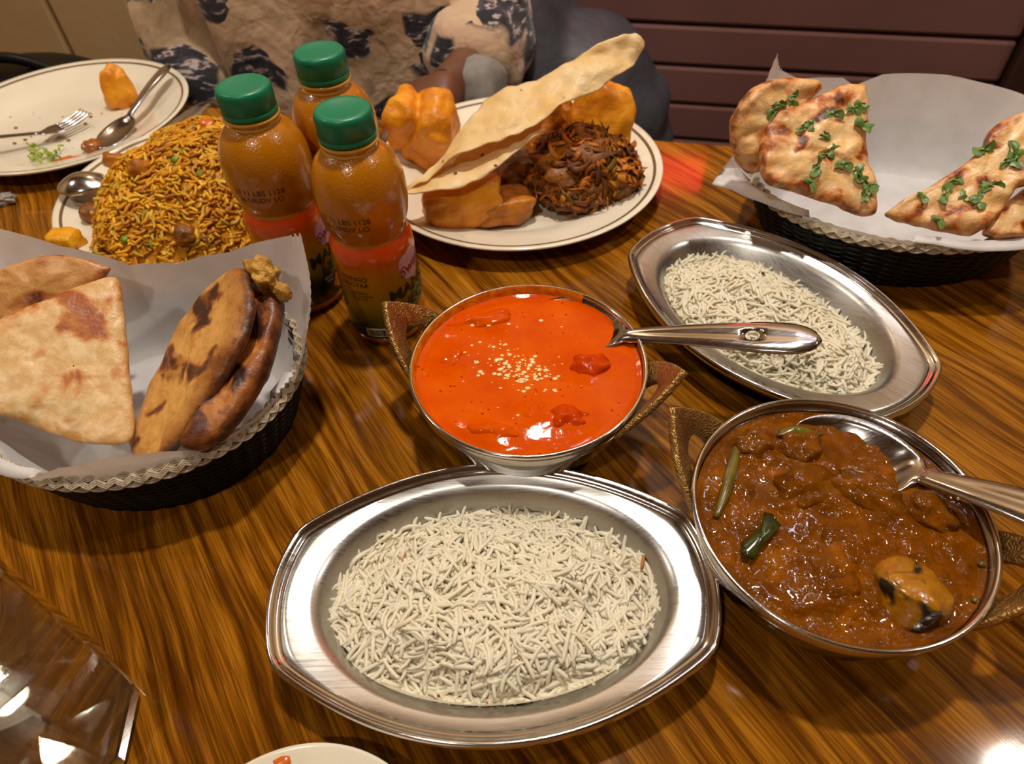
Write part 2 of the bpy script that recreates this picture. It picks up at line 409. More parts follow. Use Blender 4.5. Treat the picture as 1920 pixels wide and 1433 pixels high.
# ------------------------------------------------------------------ the room
def struct(name, V, F, mat, parent=None):
    o = mesh_obj(name, V, F, mat, parent, smooth=False)
    if parent is None: o['kind'] = 'structure'
    return o
A0, A1, B0, B1 = -2.3, 2.3, -1.9, 1.24
struct('floor', *room_box(A0 - .1, A1 + .1, B0 - .1, B1 + .1, FLOOR - .06, FLOOR), 'floor')
struct('ceiling', *room_box(A0 - .1, A1 + .1, B0 - .1, B1 + .1, CEIL, CEIL + .06), 'ceiling')
wb = struct('wall_back', *room_box(A0 - .1, A1 + .1, B1, B1 + .1, FLOOR, CEIL), 'wall_beige')
struct('wall_left', *room_box(A0 - .1, A0, B0, B1, FLOOR, CEIL), 'wall_beige')
struct('wall_right', *room_box(A1, A1 + .1, B0, B1, FLOOR, CEIL), 'wall_beige')
struct('wall_front', *room_box(A0 - .1, A1 + .1, B0 - .1, B0, FLOOR, CEIL), 'wall_beige')
# beige panels with recessed joints on the left, maroon plank wainscot on the right
k = 0
a = -2.17
while a < -.45:
    p = struct('panel', *room_box(a + .006, a + .184, B1 - .014, B1 + .02, FLOOR + .1, CEIL - .02), 'wall_beige', wb); bevel(p, .005, 2); a += .19
PL = .0655
for k in range(-9, 5):
    z0 = -.088 + k * PL
    p = struct('plank', *room_box(-.42, .50, B1 - .034, B1 + .02, z0 + .0035, z0 + PL - .0005), 'plank', wb); bevel(p, .005, 2)
    p = struct('plank', *room_box(.57, 2.2, B1 - .034, B1 + .02, z0 + .0035, z0 + PL - .0005), 'plank', wb); bevel(p, .005, 2)
t = struct('trim_1', *room_box(.505, .565, B1 - .05, B1, FLOOR, .26), 'trim'); bevel(t, .004)
t = struct('trim_2', *room_box(-.47, -.42, B1 - .05, B1, FLOOR, .26), 'trim'); bevel(t, .004)
t = struct('trim_3', *room_box(-.47, 2.2, B1 - .06, B1, .26, .295), 'trim'); bevel(t, .004)

# ------------------------------------------------------------------ lamps
MT['lamp_white'] = simple('lamp_housing', lin(220, 210, 195), .4)
def emit_mat(name, col, st):
    mt, nt, b = new_mat(name); setb(nt, b, col=(0, 0, 0, 1), emis=(*col, 1), ems=st, rough=.5); return mt
LAMP_WHERE = ['over the middle of the table', 'near the left end of the table', 'near the right end of the table', 'added as unseen fill behind the camera']
for i, (x, y, z, s, pw, c) in enumerate(LAMPS):
    t = thing('ceiling_lamp', 'round white recessed ceiling lamp with warm light ' + LAMP_WHERE[i], 'lamp', (x, y, CEIL), 0, 'round ceiling lamps')
    V, F = lathe([(s * .5, -.03), (s * .5, -.034), (s * .66, -.034), (s * .68, -.02), (s * .68, 0)], 40); mesh_obj('housing', V, F, 'lamp_white', t)
    V, F = lathe([(0, -.026), (s * .5, -.026)], 40); MT['em%d' % i] = emit_mat('lamp_glow', c, pw * 3); mesh_obj('diffuser', [v[:2] + (v[2],) for v in V], F, 'em%d' % i, t)
    ld = bpy.data.lights.new('lamp_light', 'AREA'); ld.shape = 'DISK'; ld.size = s; ld.energy = pw; ld.color = c
    lo = bpy.data.objects.new('lamp_light', ld); link(lo); lo.location = (x, y, z)
# cool fluorescent panel, back right
def panel_lamp(x, y, sx, sy, pw, col, label):
    t = thing('ceiling_panel', label, 'lamp', (x, y, CEIL), TH)
    V, F = box(-sx / 2 - .02, sx / 2 + .02, -sy / 2 - .02, sy / 2 + .02, -.03, 0); mesh_obj('frame', V, F, 'lamp_white', t, False)
    V, F = box(-sx / 2, sx / 2, -sy / 2, sy / 2, -.034, -.028); MT['emp'] = emit_mat('panel_glow', col, pw / (sx * sy) * .08); mesh_obj('diffuser', V, F, 'emp', t, False)
    ld = bpy.data.lights.new('panel_light', 'AREA'); ld.shape = 'RECTANGLE'; ld.size = sx; ld.size_y = sy; ld.energy = pw; ld.color = col
    lo = bpy.data.objects.new('panel_light', ld); link(lo); lo.location = (x, y, CEIL - .04); lo.rotation_euler = (0, 0, TH)
panel_lamp(.34, 1.02, .24, .08, 2.5, COOL, 'long cool white ceiling light panel beside the back wall')
# wall sconces above the bench (they mirror in the table varnish)
MT['sconce_glow'] = emit_mat('sconce_glow', (1, .82, .6), 60)
for i, (a, z) in enumerate([(-.66, 1.06), (-.60, .98)]):
    x, y, _ = room(a, B1 - .07)
    t = thing('wall_lamp', ['upper', 'lower'][i] + ' small round glass wall lamp above the bench', 'lamp', (x, y, z), TH, 'wall lamps above the bench')
    V, F = lathe([(0, -.022), (.014, -.018), (.022, 0), (.014, .018), (0, .022)], 24); mesh_obj('globe', V, F, 'sconce_glow', t)
    V, F = box(-.012, .012, .018, .07, -.012, .012); mesh_obj('bracket', V, F, 'lamp_white', t, False)
MT['red_glow'] = emit_mat('red_glow', (1, .03, .03), 9)
x, y, _ = room(to_room(.43, 0)[0] - .02, B1 - .03)
x, y, _ = room(to_room(.174 + .483 * .33, .61 + 1.695 * .33)[0], B1 - .04)
t = thing('red_sign_lamp', 'small red glowing lamp box mounted on the back wall', 'lamp', (x, y, .345), TH)
V, F = box(-.05, .05, -.012, 0, -.032, .032); bevel(mesh_obj('glow_panel', V, F, 'red_glow', t, False), .004)
V, F = box(-.056, .056, 0, .04, -.038, .038); mesh_obj('case', V, F, 'trim', t, False)

# ------------------------------------------------------------------ table, bench
t = thing('dining_table', 'dark oak dining table with glossy varnished top', 'table', (0, 0, FLOOR))
V, F = room_box(-1.0, .78, -.45, .672, -.035, 0)
o = mesh_obj('tabletop', [(v[0], v[1], v[2] - FLOOR) for v in V], F, 'wood', t, False); bevel(o, .004, 3)
for a in (-.65, .45):
    V, F = room_box(a - .04, a + .04, .06, .16, FLOOR + .03, -.035); mesh_obj('pedestal', [(v[0], v[1], v[2] - FLOOR) for v in V], F, 'trim', t, False)
    V, F = room_box(a - .05, a + .05, -.22, .44, FLOOR, FLOOR + .03); mesh_obj('foot', [(v[0], v[1], v[2] - FLOOR) for v in V], F, 'trim', t, False)
t = thing('bench', 'dark upholstered bench along the back wall behind the table', 'bench', (0, 0, FLOOR))
V, F = room_box(-1.7, 1.6, .78, 1.185, -.38, -.31); bevel(mesh_obj('seat_cushion', [(v[0], v[1], v[2] - FLOOR) for v in V], F, 'bench', t, False), .02, 3)
V, F = room_box(-1.7, 1.6, .84, 1.185, FLOOR, -.38); mesh_obj('base', [(v[0], v[1], v[2] - FLOOR) for v in V], F, 'trim', t, False)

# ------------------------------------------------------------------ steel platters
def platter_outline(n=320):
    a, b, xc, yc = .1160, .077, .1075, .0385
    k1 = (b - yc) / xc ** 2; k2 = (a - xc) / yc ** 2
    out = []
    for i in range(n):
        th = 2 * PI * i / n; c, s = abs(math.cos(th)), abs(math.sin(th))
        r1 = (-s + math.sqrt(s * s + 4 * k1 * c * c * b)) / (2 * k1 * c * c) if c > 1e-4 else b
        r2 = (-c + math.sqrt(c * c + 4 * k2 * s * s * a)) / (2 * k2 * s * s) if s > 1e-4 else a
        p = 70.
        r = (r1 ** -p + r2 ** -p) ** (-1 / p)
        out.append((r * math.cos(th), r * math.sin(th)))
    return np.array(out)
OUT = platter_outline()
def inset(P, d):
    T = np.roll(P, -1, 0) - np.roll(P, 1, 0); T /= np.linalg.norm(T, axis=1)[:, None]
    return P + np.stack([-T[:, 1], T[:, 0]], 1) * d
def ell(ax, ay, n=320):
    # same polar angle as the outline keeps the quads straight
    th = np.arctan2(OUT[:, 1], OUT[:, 0]); r = 1 / np.sqrt((np.cos(th) / ax) ** 2 + (np.sin(th) / ay) ** 2)
    return np.stack([r * np.cos(th), r * np.sin(th)], 1)
def platter(label, loc, rz):
    t = thing('oval_platter', label, 'platter', loc, rz, 'oval steel rice platters')
    Z = lambda P, z: [(p[0], p[1], z) for p in P]
    w0, w1 = ell(.0935, .0625), ell(.090, .0592)
    rows = [Z(inset(OUT, .0072), .0262), Z(w0 * 1.1 + (inset(OUT, .0072) - w0 * 1.1) * .5, .0256), Z(w0 * 1.025, .0252), Z(w0, .0243), Z(w1, .0215),
            Z(ell(.084, .0535), .0115), Z(ell(.0785, .0485), .0060), Z(ell(.070, .042), .0042), Z(ell(.04, .025), .0038), Z(ell(.001, .001), .0038)]
    V, F = rings(rows); o = mesh_obj('dish', V, F, 'steel', t); solid(o, .0012)
    rows = [Z(inset(OUT, .0004), .0235), Z(OUT, .0262), Z(inset(OUT, .0004), .0284), Z(inset(OUT, .0014), .0294), Z(inset(OUT, .0026), .0292), Z(inset(OUT, .0038), .0276),
            Z(inset(OUT, .0056), .0264), Z(inset(OUT, .0076), .0262)]
    V, F = rings(rows); o = mesh_obj('rolled_rim', V, F, 'steel_shiny', t); solid(o, .0008)
    return t
P1C, P1R = (-.0155, .1615), R(-1.0)
P2C, P2R = (.187, .3635), R(-55.5)
platter('oval steel platter of white rice nearest the camera', (*P1C, 0), P1R)
platter('oval steel platter of white rice behind the red curry, spoon handle above it', (*P2C, 0), P2R)

# grains of rice as real curved capsules, joined (nobody could count them)
def grains(n, sampler, length, rad, seed, tilt=.45, colors=None, bend=.38, M=7, S=5, flat=1.):
    rng = np.random.default_rng(seed)
    C, Nn = sampler(rng, n)
    a = rng.uniform(0, 2 * PI, n)
    T = np.stack([np.cos(a), np.sin(a), rng.normal(0, tilt, n)], 1)
    T -= Nn * (T * Nn).sum(1)[:, None] * .75
    T /= np.linalg.norm(T, axis=1)[:, None]
    B = np.cross(Nn, T); B /= np.linalg.norm(B, axis=1)[:, None] + 1e-9
    W = np.cross(T, B)
    L = rng.uniform(*length, n); rr = rad * rng.uniform(.85, 1.15, n)
    ph = rng.uniform(0, 2 * PI, n); bk = rng.normal(0, bend, n) * L
    s = .5 * np.sin(np.linspace(-1, 1, M) * PI / 2); prof = np.sqrt(np.clip(1 - (np.abs(s) * 2 * .97) ** 6, .02, 1)); prof[0] = prof[-1] = .45
    D = B * np.cos(ph)[:, None] + W * np.sin(ph)[:, None] * .5
    ctr = C[:, None] + T[:, None] * (L[:, None] * s)[..., None] + D[:, None] * (bk[:, None] * (s ** 2 * 4 - .4)[None])[..., None] * .5
    k = np.arange(S) * 2 * PI / S
    V = ctr[:, :, None] + (rr[:, None] * prof[None])[:, :, None, None] * (B[:, None, None] * np.cos(k)[None, None, :, None] + W[:, None, None] * flat * np.sin(k)[None, None, :, None])
    V = V.reshape(-1, 3)
    i0 = []
    for m_ in range(M - 1):
        for q in range(S):
            i0.append((m_ * S + q, m_ * S + (q + 1) % S, (m_ + 1) * S + (q + 1) % S, (m_ + 1) * S + q))
    i0 = np.array(i0)
    Q = (i0[None] + (np.arange(n) * M * S)[:, None, None]).reshape(-1, 4)
    caps = [[q for q in range(S)][::-1], [(M - 1) * S + q for q in range(S)]]
    CP = (np.array(caps)[None] + (np.arange(n) * M * S)[:, None, None]).reshape(-1, S)
    cols = None
    if colors is not None:
        cc = np.array([c[:3] for c, _ in colors]); wt = np.array([w_ for _, w_ in colors], float); wt /= wt.sum()
        ch = cc[rng.choice(len(cc), n, p=wt)] * rng.uniform(.8, 1.15, (n, 1))
        cols = np.repeat(np.c_[ch, np.ones(n)], M * S, 0)
    return V, Q, CP, cols
def fast_mesh(name, V, quads, caps, mat, cols=None, parent=None):
    me = bpy.data.meshes.new(name)
    S = caps.shape[1] if len(caps) else 0
    loops = np.concatenate([quads.ravel(), caps.ravel()]) if S else quads.ravel()
    starts = np.concatenate([np.arange(len(quads)) * 4, len(quads) * 4 + np.arange(len(caps)) * S]) if S else np.arange(len(quads)) * 4
    me.vertices.add(len(V)); me.vertices.foreach_set('co', V.astype(np.float32).ravel())
    me.loops.add(len(loops)); me.loops.foreach_set('vertex_index', loops.astype(np.int32))
    me.polygons.add(len(starts)); me.polygons.foreach_set('loop_start', starts.astype(np.int32))
    me.update(calc_edges=True); me.validate()
    me.polygons.foreach_set('use_smooth', [True] * len(me.polygons))
    me.materials.append(MT[mat]); o = link(bpy.data.objects.new(name, me), parent)
    if cols is not None: set_attr(o, 'tint', cols)
    return o
def mound(name, label, cx, cy, rot, rx, ry, z0, h, n, mat, length, rad, seed, colors=None, pw=2.2, tilt=.45, lump=.12, dish=None, edge=1.0, depth=.0045):
    ca, sa = math.cos(rot), math.sin(rot)
    def floor_z(x, y):
        if dish is None: return z0
        dx, dy = x - dish[0], y - dish[1]; X, Y = ca * dx + sa * dy, -sa * dx + ca * dy
        return float(np.interp(math.hypot(X / .0785, Y / .0485), [0, .88, 1, 1.085, 1.19], [.0042, .0046, .0064, .012, .0222]))
    def hgt(u, v):
        r = math.hypot(u, v)
        ang = math.atan2(v, u)
        r /= 1 + .07 * math.sin(3 * ang + seed) + .05 * math.sin(7 * ang + seed * 2)
        e = max(0., 1 - min(r, 1.) ** pw)
        return h * e ** .8 * (1 + lump * mnoise.noise(Vector((u * 2.2 + seed, v * 2.2, seed))) * 2)
    n1, n2 = 28, 72; rows = []
    for i in range(n1 + 1):
        row = []
        for j in range(n2):
            r = max(i / n1, 1e-3); th = 2 * PI * j / n2; u, v = r * math.cos(th) * .97, r * math.sin(th) * .97
            bx_, by_ = cx + ca * u * rx - sa * v * ry, cy + sa * u * rx + ca * v * ry
            row.append((bx_, by_, max(floor_z(bx_, by_) + (.0004 if dish else -.0008), z0 - .0008 + hgt(u, v) * .985)))
        rows.append(row)
    BV, BF = rings(rows)
    def sampler(rng, n_):
        C, N = [], []
        while len(C) < n_:
            u, v = rng.uniform(-1.05, 1.05, 2)
            if math.hypot(u, v) > 1.04 * edge: continue
            z = hgt(u, v); e = .02
            du = (hgt(u + e, v) - hgt(u - e, v)) / (2 * e * rx); dv = (hgt(u, v + e) - hgt(u, v - e)) / (2 * e * ry)
            nn = np.array([-(ca * du - sa * dv), -(sa * du + ca * dv), 1.]); nn /= np.linalg.norm(nn)
            off = rng.uniform(-depth, .0022)
            gx, gy = cx + ca * u * rx - sa * v * ry, cy + sa * u * rx + ca * v * ry
            fz = floor_z(gx, gy)
            if dish is not None:
                if fz > .0125: continue
                e = .004; sl = np.array([-(floor_z(gx + e, gy) - floor_z(gx - e, gy)) / (2 * e), -(floor_z(gx, gy + e) - floor_z(gx, gy - e)) / (2 * e), 1.])
                if z0 + z + off < fz + .003: nn = sl / np.linalg.norm(sl)
            C.append((gx, gy, max(fz + rad * 1.6, z0 + z + off + .001))); N.append(nn)
        return np.array(C), np.array(N)
    V, Q, CP, cols = grains(n, sampler, length, rad, seed, tilt, colors)
    nb = len(V); V = np.concatenate([V, np.array(BV)]); Q = np.concatenate([Q, np.array(BF) + nb])
    if cols is not None: cols = np.concatenate([cols, np.tile(np.array([*colors[1][0][:3], 1.]), (len(BV), 1))])
    o = fast_mesh(name, V, Q, CP, mat, cols)
    o['kind'] = 'stuff'; o['label'] = label; o['category'] = 'rice'
    return o, hgt
mound('steamed_rice', 'fluffy white basmati rice filling the nearest steel platter', P1C[0] - .001, P1C[1] - .0045, P1R, .0865, .0540, .0045, .024, 2900, 'rice', (.010, .018), .00120, 3, pw=3.0, lump=.25, tilt=.3, dish=P1C)
mound('steamed_rice', 'white basmati rice in the steel platter behind the red curry', P2C[0] - .005, P2C[1] - .001, P2R, .0845, .0525, .0045, .022, 2600, 'rice', (.010, .018), .00120, 8, pw=3.0, lump=.25, tilt=.3, dish=P2C)

MT['toasted'] = simple('toasted_grain', lin(176, 110, 48), .4)
for i, (px, py, a_, lab) in enumerate([(1205, 1055, 70, 'at the right edge'), (757, 1052, 80, 'at the upper left'), (912, 1335, 85, 'at the front edge'), (934, 998, 5, 'at the back edge')]):
    zc_ = .022 if i in (1, 3) else .016
    p = at(px, py, zc_); d_ = np.array([math.cos(R(a_)), math.sin(R(a_)), 0]) * .0045
    V, F = tube([np.array([0, 0, .0006]) + d_ * t_ for t_ in (-1, -.5, 0, .5, 1)], [.0004, .0009, .001, .0009, .0004], 6)
    tag(mesh_obj('toasted_grain', V, F, 'toasted', None, True, tuple(p)), 'brown toasted grain ' + lab + ' of the nearest rice', 'grain', 'toasted grains in the rice')

# ------------------------------------------------------------------ curry bowls
RB = .0725
BOWL = [(0, 0), (.028, 0), (.034, .0012), (.046, .007), (.058, .017), (.066, .030), (.0695, .043), (.0712, .0535)]
def handle_mesh():
    def arch(hw, hh, y0, p, n=48):
        pts = []
        for i in range(n + 1):
            t = -1 + 2 * i / n
            pts.append((hw * t, y0 + hh * (1 - abs(t) ** p) ** (1 / p) if p > 1.5 else y0 + hh * (1 - abs(t)) ** .72))
        return pts
    outer = []
    n = 48
    for i in range(n + 1):
        t = -1 + 2 * i / n; s = abs(t)
        outer.append((.029 * t, -.004 + .044 * (1 - s) ** .55))
    inner = []
    for i in range(n + 1):
        t = -1 + 2 * i / n
        inner.append((.0130 * t, -.004 + .0215 * math.sqrt(max(0, 1 - t * t))))
    th = .0019
    rows = [[(x, y, th) for x, y in outer], [(x * .96, y - .0008, th + .0006) for x, y in outer], [(x * .94, y - .0022, th) for x, y in outer],
            [(x, y, th) for x, y in inner], [(x, y, -th) for x, y in inner], [(x, y, -th) for x, y in outer], [(x, y, th) for x, y in outer]]
    V, F = [], []
    N = n + 1
    for r in rows[:-1]: V += r
    for k in range(6):
        k2 = (k + 1) % 6
        for i in range(n): F.append((k * N + i, k * N + i + 1, k2 * N + i + 1, k2 * N + i))
    return V, F
MT['stain'] = curry_mat('oily_stain', [(.35, lin(190, 96, 4)), (.65, lin(220, 140, 24))], 160, .2, None, .0006, 300, .3)
def karahi(label, loc, h1, h2, tilt=58, stain=False):
    t = thing('curry_bowl', label, 'bowl', loc, 0)
    V, F = lathe(BOWL, 128); o = mesh_obj('bowl_body', V, F, 'steel_bowl', t); solid(o, .0012, 1.)
    prof = [(.0704, .0535), (.0708, .0550), (.0718, .0558), (.0730, .0552), (.0734, .0538), (.0728, .0526), (.0714, .0524)]
    V, F = lathe(prof, 128); mesh_obj('rim', V, F, 'steel_shiny', t)
    if stain:
        rows = [[(r_ * math.cos(R(a_)), r_ * math.sin(R(a_)), z_) for a_ in range(55, 226, 3)] for r_, z_ in ((.0694, .0490), (.0700, .0520), (.0704, .0542), (.0712, .0559))]
        mesh_obj('sauce_stain', *rings(rows, False), 'stain', t)
    hv, hf = handle_mesh()
    for ang in (h1, h2):
        V = []
        ti = R(tilt)
        for x, y, z in hv:
            rad_, zz = y * math.cos(ti) - z * math.sin(ti), y * math.sin(ti) + z * math.cos(ti)
            rx_ = .0725 + rad_; a_ = R(ang)
            bow = -(x * x) / (2 * .0725)                      # follow the rim
            V.append(((rx_ + bow) * math.cos(a_) - x * math.sin(a_), (rx_ + bow) * math.sin(a_) + x * math.cos(a_), .046 + zz))
        o = mesh_obj('handle', V, hf, 'brass', t); tag(o, 'engraved brass handle')
    return t
K1, K2 = (.0103, .2935), (.1615, .1795)
karahi('round steel bowl of red curry with brass handles, beside the bottles', (*K1, 0), 159, -24, stain=True)
karahi('round steel bowl of brown curry with brass handles at the right', (*K2, 0), 147, -33)

def bowl_r(z): return float(np.interp(z, [p[1] for p in BOWL[1:]], [p[0] for p in BOWL[1:]])) - .0002
def curry(name, label, c, z, mat, lumps, amp, scale, seed, amp2=0., scale2=1.):
    n1, n2 = 120, 300; rows = []
    Rr = bowl_r(z)
    for i in range(n1 + 1):
        r = max(i / n1, .002); row = []
        for j in range(n2):
            th = 2 * PI * j / n2; x, y = c[0] + Rr * r * math.cos(th), c[1] + Rr * r * math.sin(th)
            fade = min(1., (1 - r) / .12)
            h = amp * n3((x, y, 0), scale, seed) + amp2 * n3((x, y, 0), scale2, seed + 5)
            for lx, ly, sx, sy, hh in lumps:
                h += hh * math.exp(-((x - lx) / sx) ** 2 - ((y - ly) / sy) ** 2)
            row.append((x, y, z + h * fade + .0012 * max(0, r - .95) / .05))
        rows.append(row)
    # closed underside following the bowl
    for zz in (z * .6, z * .3, .004):
        rr = bowl_r(zz) - .0006
        rows.append([(c[0] + rr * math.cos(2 * PI * j / n2), c[1] + rr * math.sin(2 * PI * j / n2), zz) for j in range(n2)])
    V, F = rings(rows, True, False, True)
    o = mesh_obj(name, V, F, mat); tag(o, label, 'curry'); return o
# red curry
Zr = .0485
ch = [(905, 598, .024, .009, .009, 8), (1105, 683, .013, .010, .010, -10), (1062, 782, .014, .009, .009, 0), (930, 806, .018, .008, .008, -6), (850, 668, .010, .008, .008, 40), (1010, 772, .012, .009, .008, 0)]
lumps = []
for px, py, sx, sy, sz, rz in ch:
    p = at(px, py, Zr + .002); lumps.append((p[0], p[1], sx * 1.25, sy * 1.5, .0026))
curry('red_curry', 'smooth orange-red creamy curry in the bowl beside the bottles', K1, Zr, 'curry_red', lumps, .0007, 45, 2.)
CL = ['long sauce-coated chicken piece at the back left of the red curry', 'sauce-coated chicken lump at the right of the red curry, below the spoon',
      'knobbly chicken piece at the front right of the red curry', 'chicken piece at the front left of the red curry', 'small chicken lump near the left handle in the red curry',
      'chicken piece in the middle front of the red curry']
for i, (px, py, sx, sy, sz, rz) in enumerate(ch):
    p = at(px, py, Zr + .002)
    o = blob('chicken_piece', (sx, sy, sz), 'chicken' if i in (1, 2) else 'curry_red', (p[0], p[1], Zr - .0038), (0, 0, R(rz)), 2.4, .28, 1.8, i * 7., 4)
    tag(o, CL[i], 'chicken', 'chicken pieces in the red curry')
rng = random.Random(5)
parts = []
for k in range(210):
    if k < 120: px, py = rng.gauss(985, 32), rng.gauss(690, 15) + 8
    elif k < 165: px, py = rng.gauss(935, 24), rng.gauss(665, 22)
    else: px, py = rng.gauss(960, 60), rng.gauss(680, 38)
    p = at(px, py, Zr + .001); s = rng.choice((.0004, .0005, .0006, .0008, .0011, .0015)) * rng.uniform(.8, 1.2)
    if math.hypot(p[0] - K1[0], p[1] - K1[1]) > .06: continue
    zt = Zr + sum(hh * math.exp(-((p[0] - lx) / sx) ** 2 - ((p[1] - ly) / sy) ** 2) for lx, ly, sx, sy, hh in lumps) + .0007 * n3(p * np.array([1, 1, 0]), 45, 2.)
    bm = bmesh.new(); bmesh.ops.create_icosphere(bm, subdivisions=1, radius=s)
    V = [(v.co.x * 1.2 + p[0], v.co.y + p[1], v.co.z * .5 + zt + .0002) for v in bm.verts]; F = [tuple(v.index for v in f.verts) for f in bm.faces]; bm.free()
    parts.append((V, F))
o = mesh_obj('crushed_nut_garnish', *merge(parts), 'nut'); tag(o, 'pale crushed nut sprinkle on the middle of the red curry', 'garnish', None, 'stuff')

# brown curry
Zb = .0465
cb = [(1415, 832, .010, .010, .012, 20, 'veg_brown'), (1497, 838, .012, .011, .013, -20, 'veg_brown'), (1515, 915, .017, .013, .013, 10, 'veg_brown'),
      (1628, 925, .019, .012, .014, -35, 'veg_brown'), (1600, 1010, .018, .015, .009, 0, 'curry_brown'), (1560, 1085, .014, .012, .009, 0, 'curry_brown')]
lumps = []
for px, py, sx, sy, sz, rz, _ in cb:
    p = at(px, py, Zb + .003); lumps.append((p[0], p[1], sx * 1.3, sy * 1.4, .0035))
curry('brown_curry', 'thick brown vegetable curry in the right-hand bowl', K2, Zb, 'curry_brown', lumps, .0016, 60, 9., .0011, 170)
BL = ['small coated vegetable chunk at the back left of the brown curry', 'coated vegetable chunk beside the spoon in the brown curry', 'large coated chunk left of centre in the brown curry',
      'long shiny coated chunk in the middle of the brown curry', 'sauce-covered lump at the centre of the brown curry', 'low sauce-covered lump at the front of the brown curry']
for i, (px, py, sx, sy, sz, rz, mt) in enumerate(cb):
    p = at(px, py, Zb + .003)
    o = blob('vegetable_chunk', (sx, sy, sz), mt, (p[0], p[1], Zb - .004 if mt == 'veg_brown' else Zb - .0045), (0, 0, R(rz)), 2.8, .3, 1.7, i * 5. + 2, 4)
    tag(o, BL[i], 'vegetable', 'vegetable chunks in the brown curry')
# aubergine piece with dark skin patch
def aubergine_mat():
    mt, nt, b = new_mat('aubergine'); co = objco(nt)
    n = noisen(nt, co, 48, 3, .5, .6)
    c = mixc(nt, ramp(nt, n, [(.50, (0, 0, 0)), (.56, (1, 1, 1))]), ramp(nt, noisen(nt, co, 130, 3), [(.3, lin(142, 84, 6)), (.7, lin(178, 118, 14))]), lin(22, 20, 8))
    setb(nt, b, col=c, rough=.22, coat=.5, coatr=.08, normal=bumpn(nt, noisen(nt, co, 260, 3), .0007)); return mt
MT['aubergine'] = aubergine_mat()
p = at(1712, 1108, Zb + .004)
o = blob('aubergine_piece', (.0165, .0135, .013), 'aubergine', (p[0], p[1], Zb + .0005), (R(15), R(10), R(110)), 3., .18, 1.3, 4., 4); tag(o, 'yellow aubergine piece with black skin at the front right of the brown curry', 'vegetable')
p = at(1748, 955, Zb + .003)
o = blob('mushroom_piece', (.015, .010, .008), 'veg_brown', (p[0], p[1], Zb - .001), (0, R(10), R(-40)), 2.4, .3, 1.5, 8., 4); tag(o, 'brown mushroom piece below the spoon handle in the brown curry', 'vegetable')
def leaf(name, px_mid, px_out, z, mat, lift=.002, seed=0., parent=None):
    # px_out: outline of the leaf, laid as a curved sheet at level z
    c = at(*px_mid, z); P = [at(x, y, z) for x, y in px_out]
    rows = []
    for k in range(6):
        f = max(k / 5, .02)
        rows.append([tuple(c + (q - c) * f + np.array([0, 0, lift * (1 - f ** 2) + .0018 * n3(c + (q - c) * f, 110, seed)])) for q in P])
    V, F = rings(rows); o = mesh_obj(name, V, F, mat, parent); solid(o, .0008, 0); return o
o = leaf('spinach_leaf', (1425, 1010), [(1388, 1020), (1392, 1042), (1412, 1050), (1425, 1030), (1442, 1012), (1464, 988), (1448, 965), (1432, 962), (1428, 985), (1412, 1000)], Zb + .004, 'leaf_dark', .003, 1.)
tag(o, 'dark green wilted leaf at the left of the brown curry', 'leaf')
o = leaf('curry_leaf', (1492, 808), [(1456, 818), (1462, 806), (1490, 800), (1522, 803), (1545, 815), (1520, 822), (1490, 818)], Zb + .005, 'chili', .002, 2.)
tag(o, 'olive green leaf under the spoon in the brown curry', 'leaf')
pts = [at(x, y, Zb + .0015) for x, y in ((1392, 822), (1380, 850), (1370, 890), (1358, 930), (1342, 970))]
pts = [tuple(p) for p in pts]
def smooth_pts(pts, n=24):
    P = np.array(pts); tt = np.linspace(0, len(P) - 1, n); return np.stack([np.interp(tt, range(len(P)), P[:, k]) for k in range(3)], 1)
pp = smooth_pts(pts); V, F = tube(pp, [.0016 + .0018 * math.sin(PI * i / 23) for i in range(24)], 8)
o = mesh_obj('green_chili', V, F, 'chili'); tag(o, 'long green chili half sunk along the left side of the brown curry', 'chili')
for i, (px, py) in enumerate(((1843, 1056), (1830, 1124))):
    p = at(px, py, Zb + .002); o = blob('coriander_seed', (.0019, .0016, .0015), 'chili', (p[0], p[1], Zb + .001), (0, 0, 0), 2., .2, 1.5, i * 3., 2)
    tag(o, ['rear', 'front'][i] + ' small seed floating near the right rim of the brown curry', 'seed')

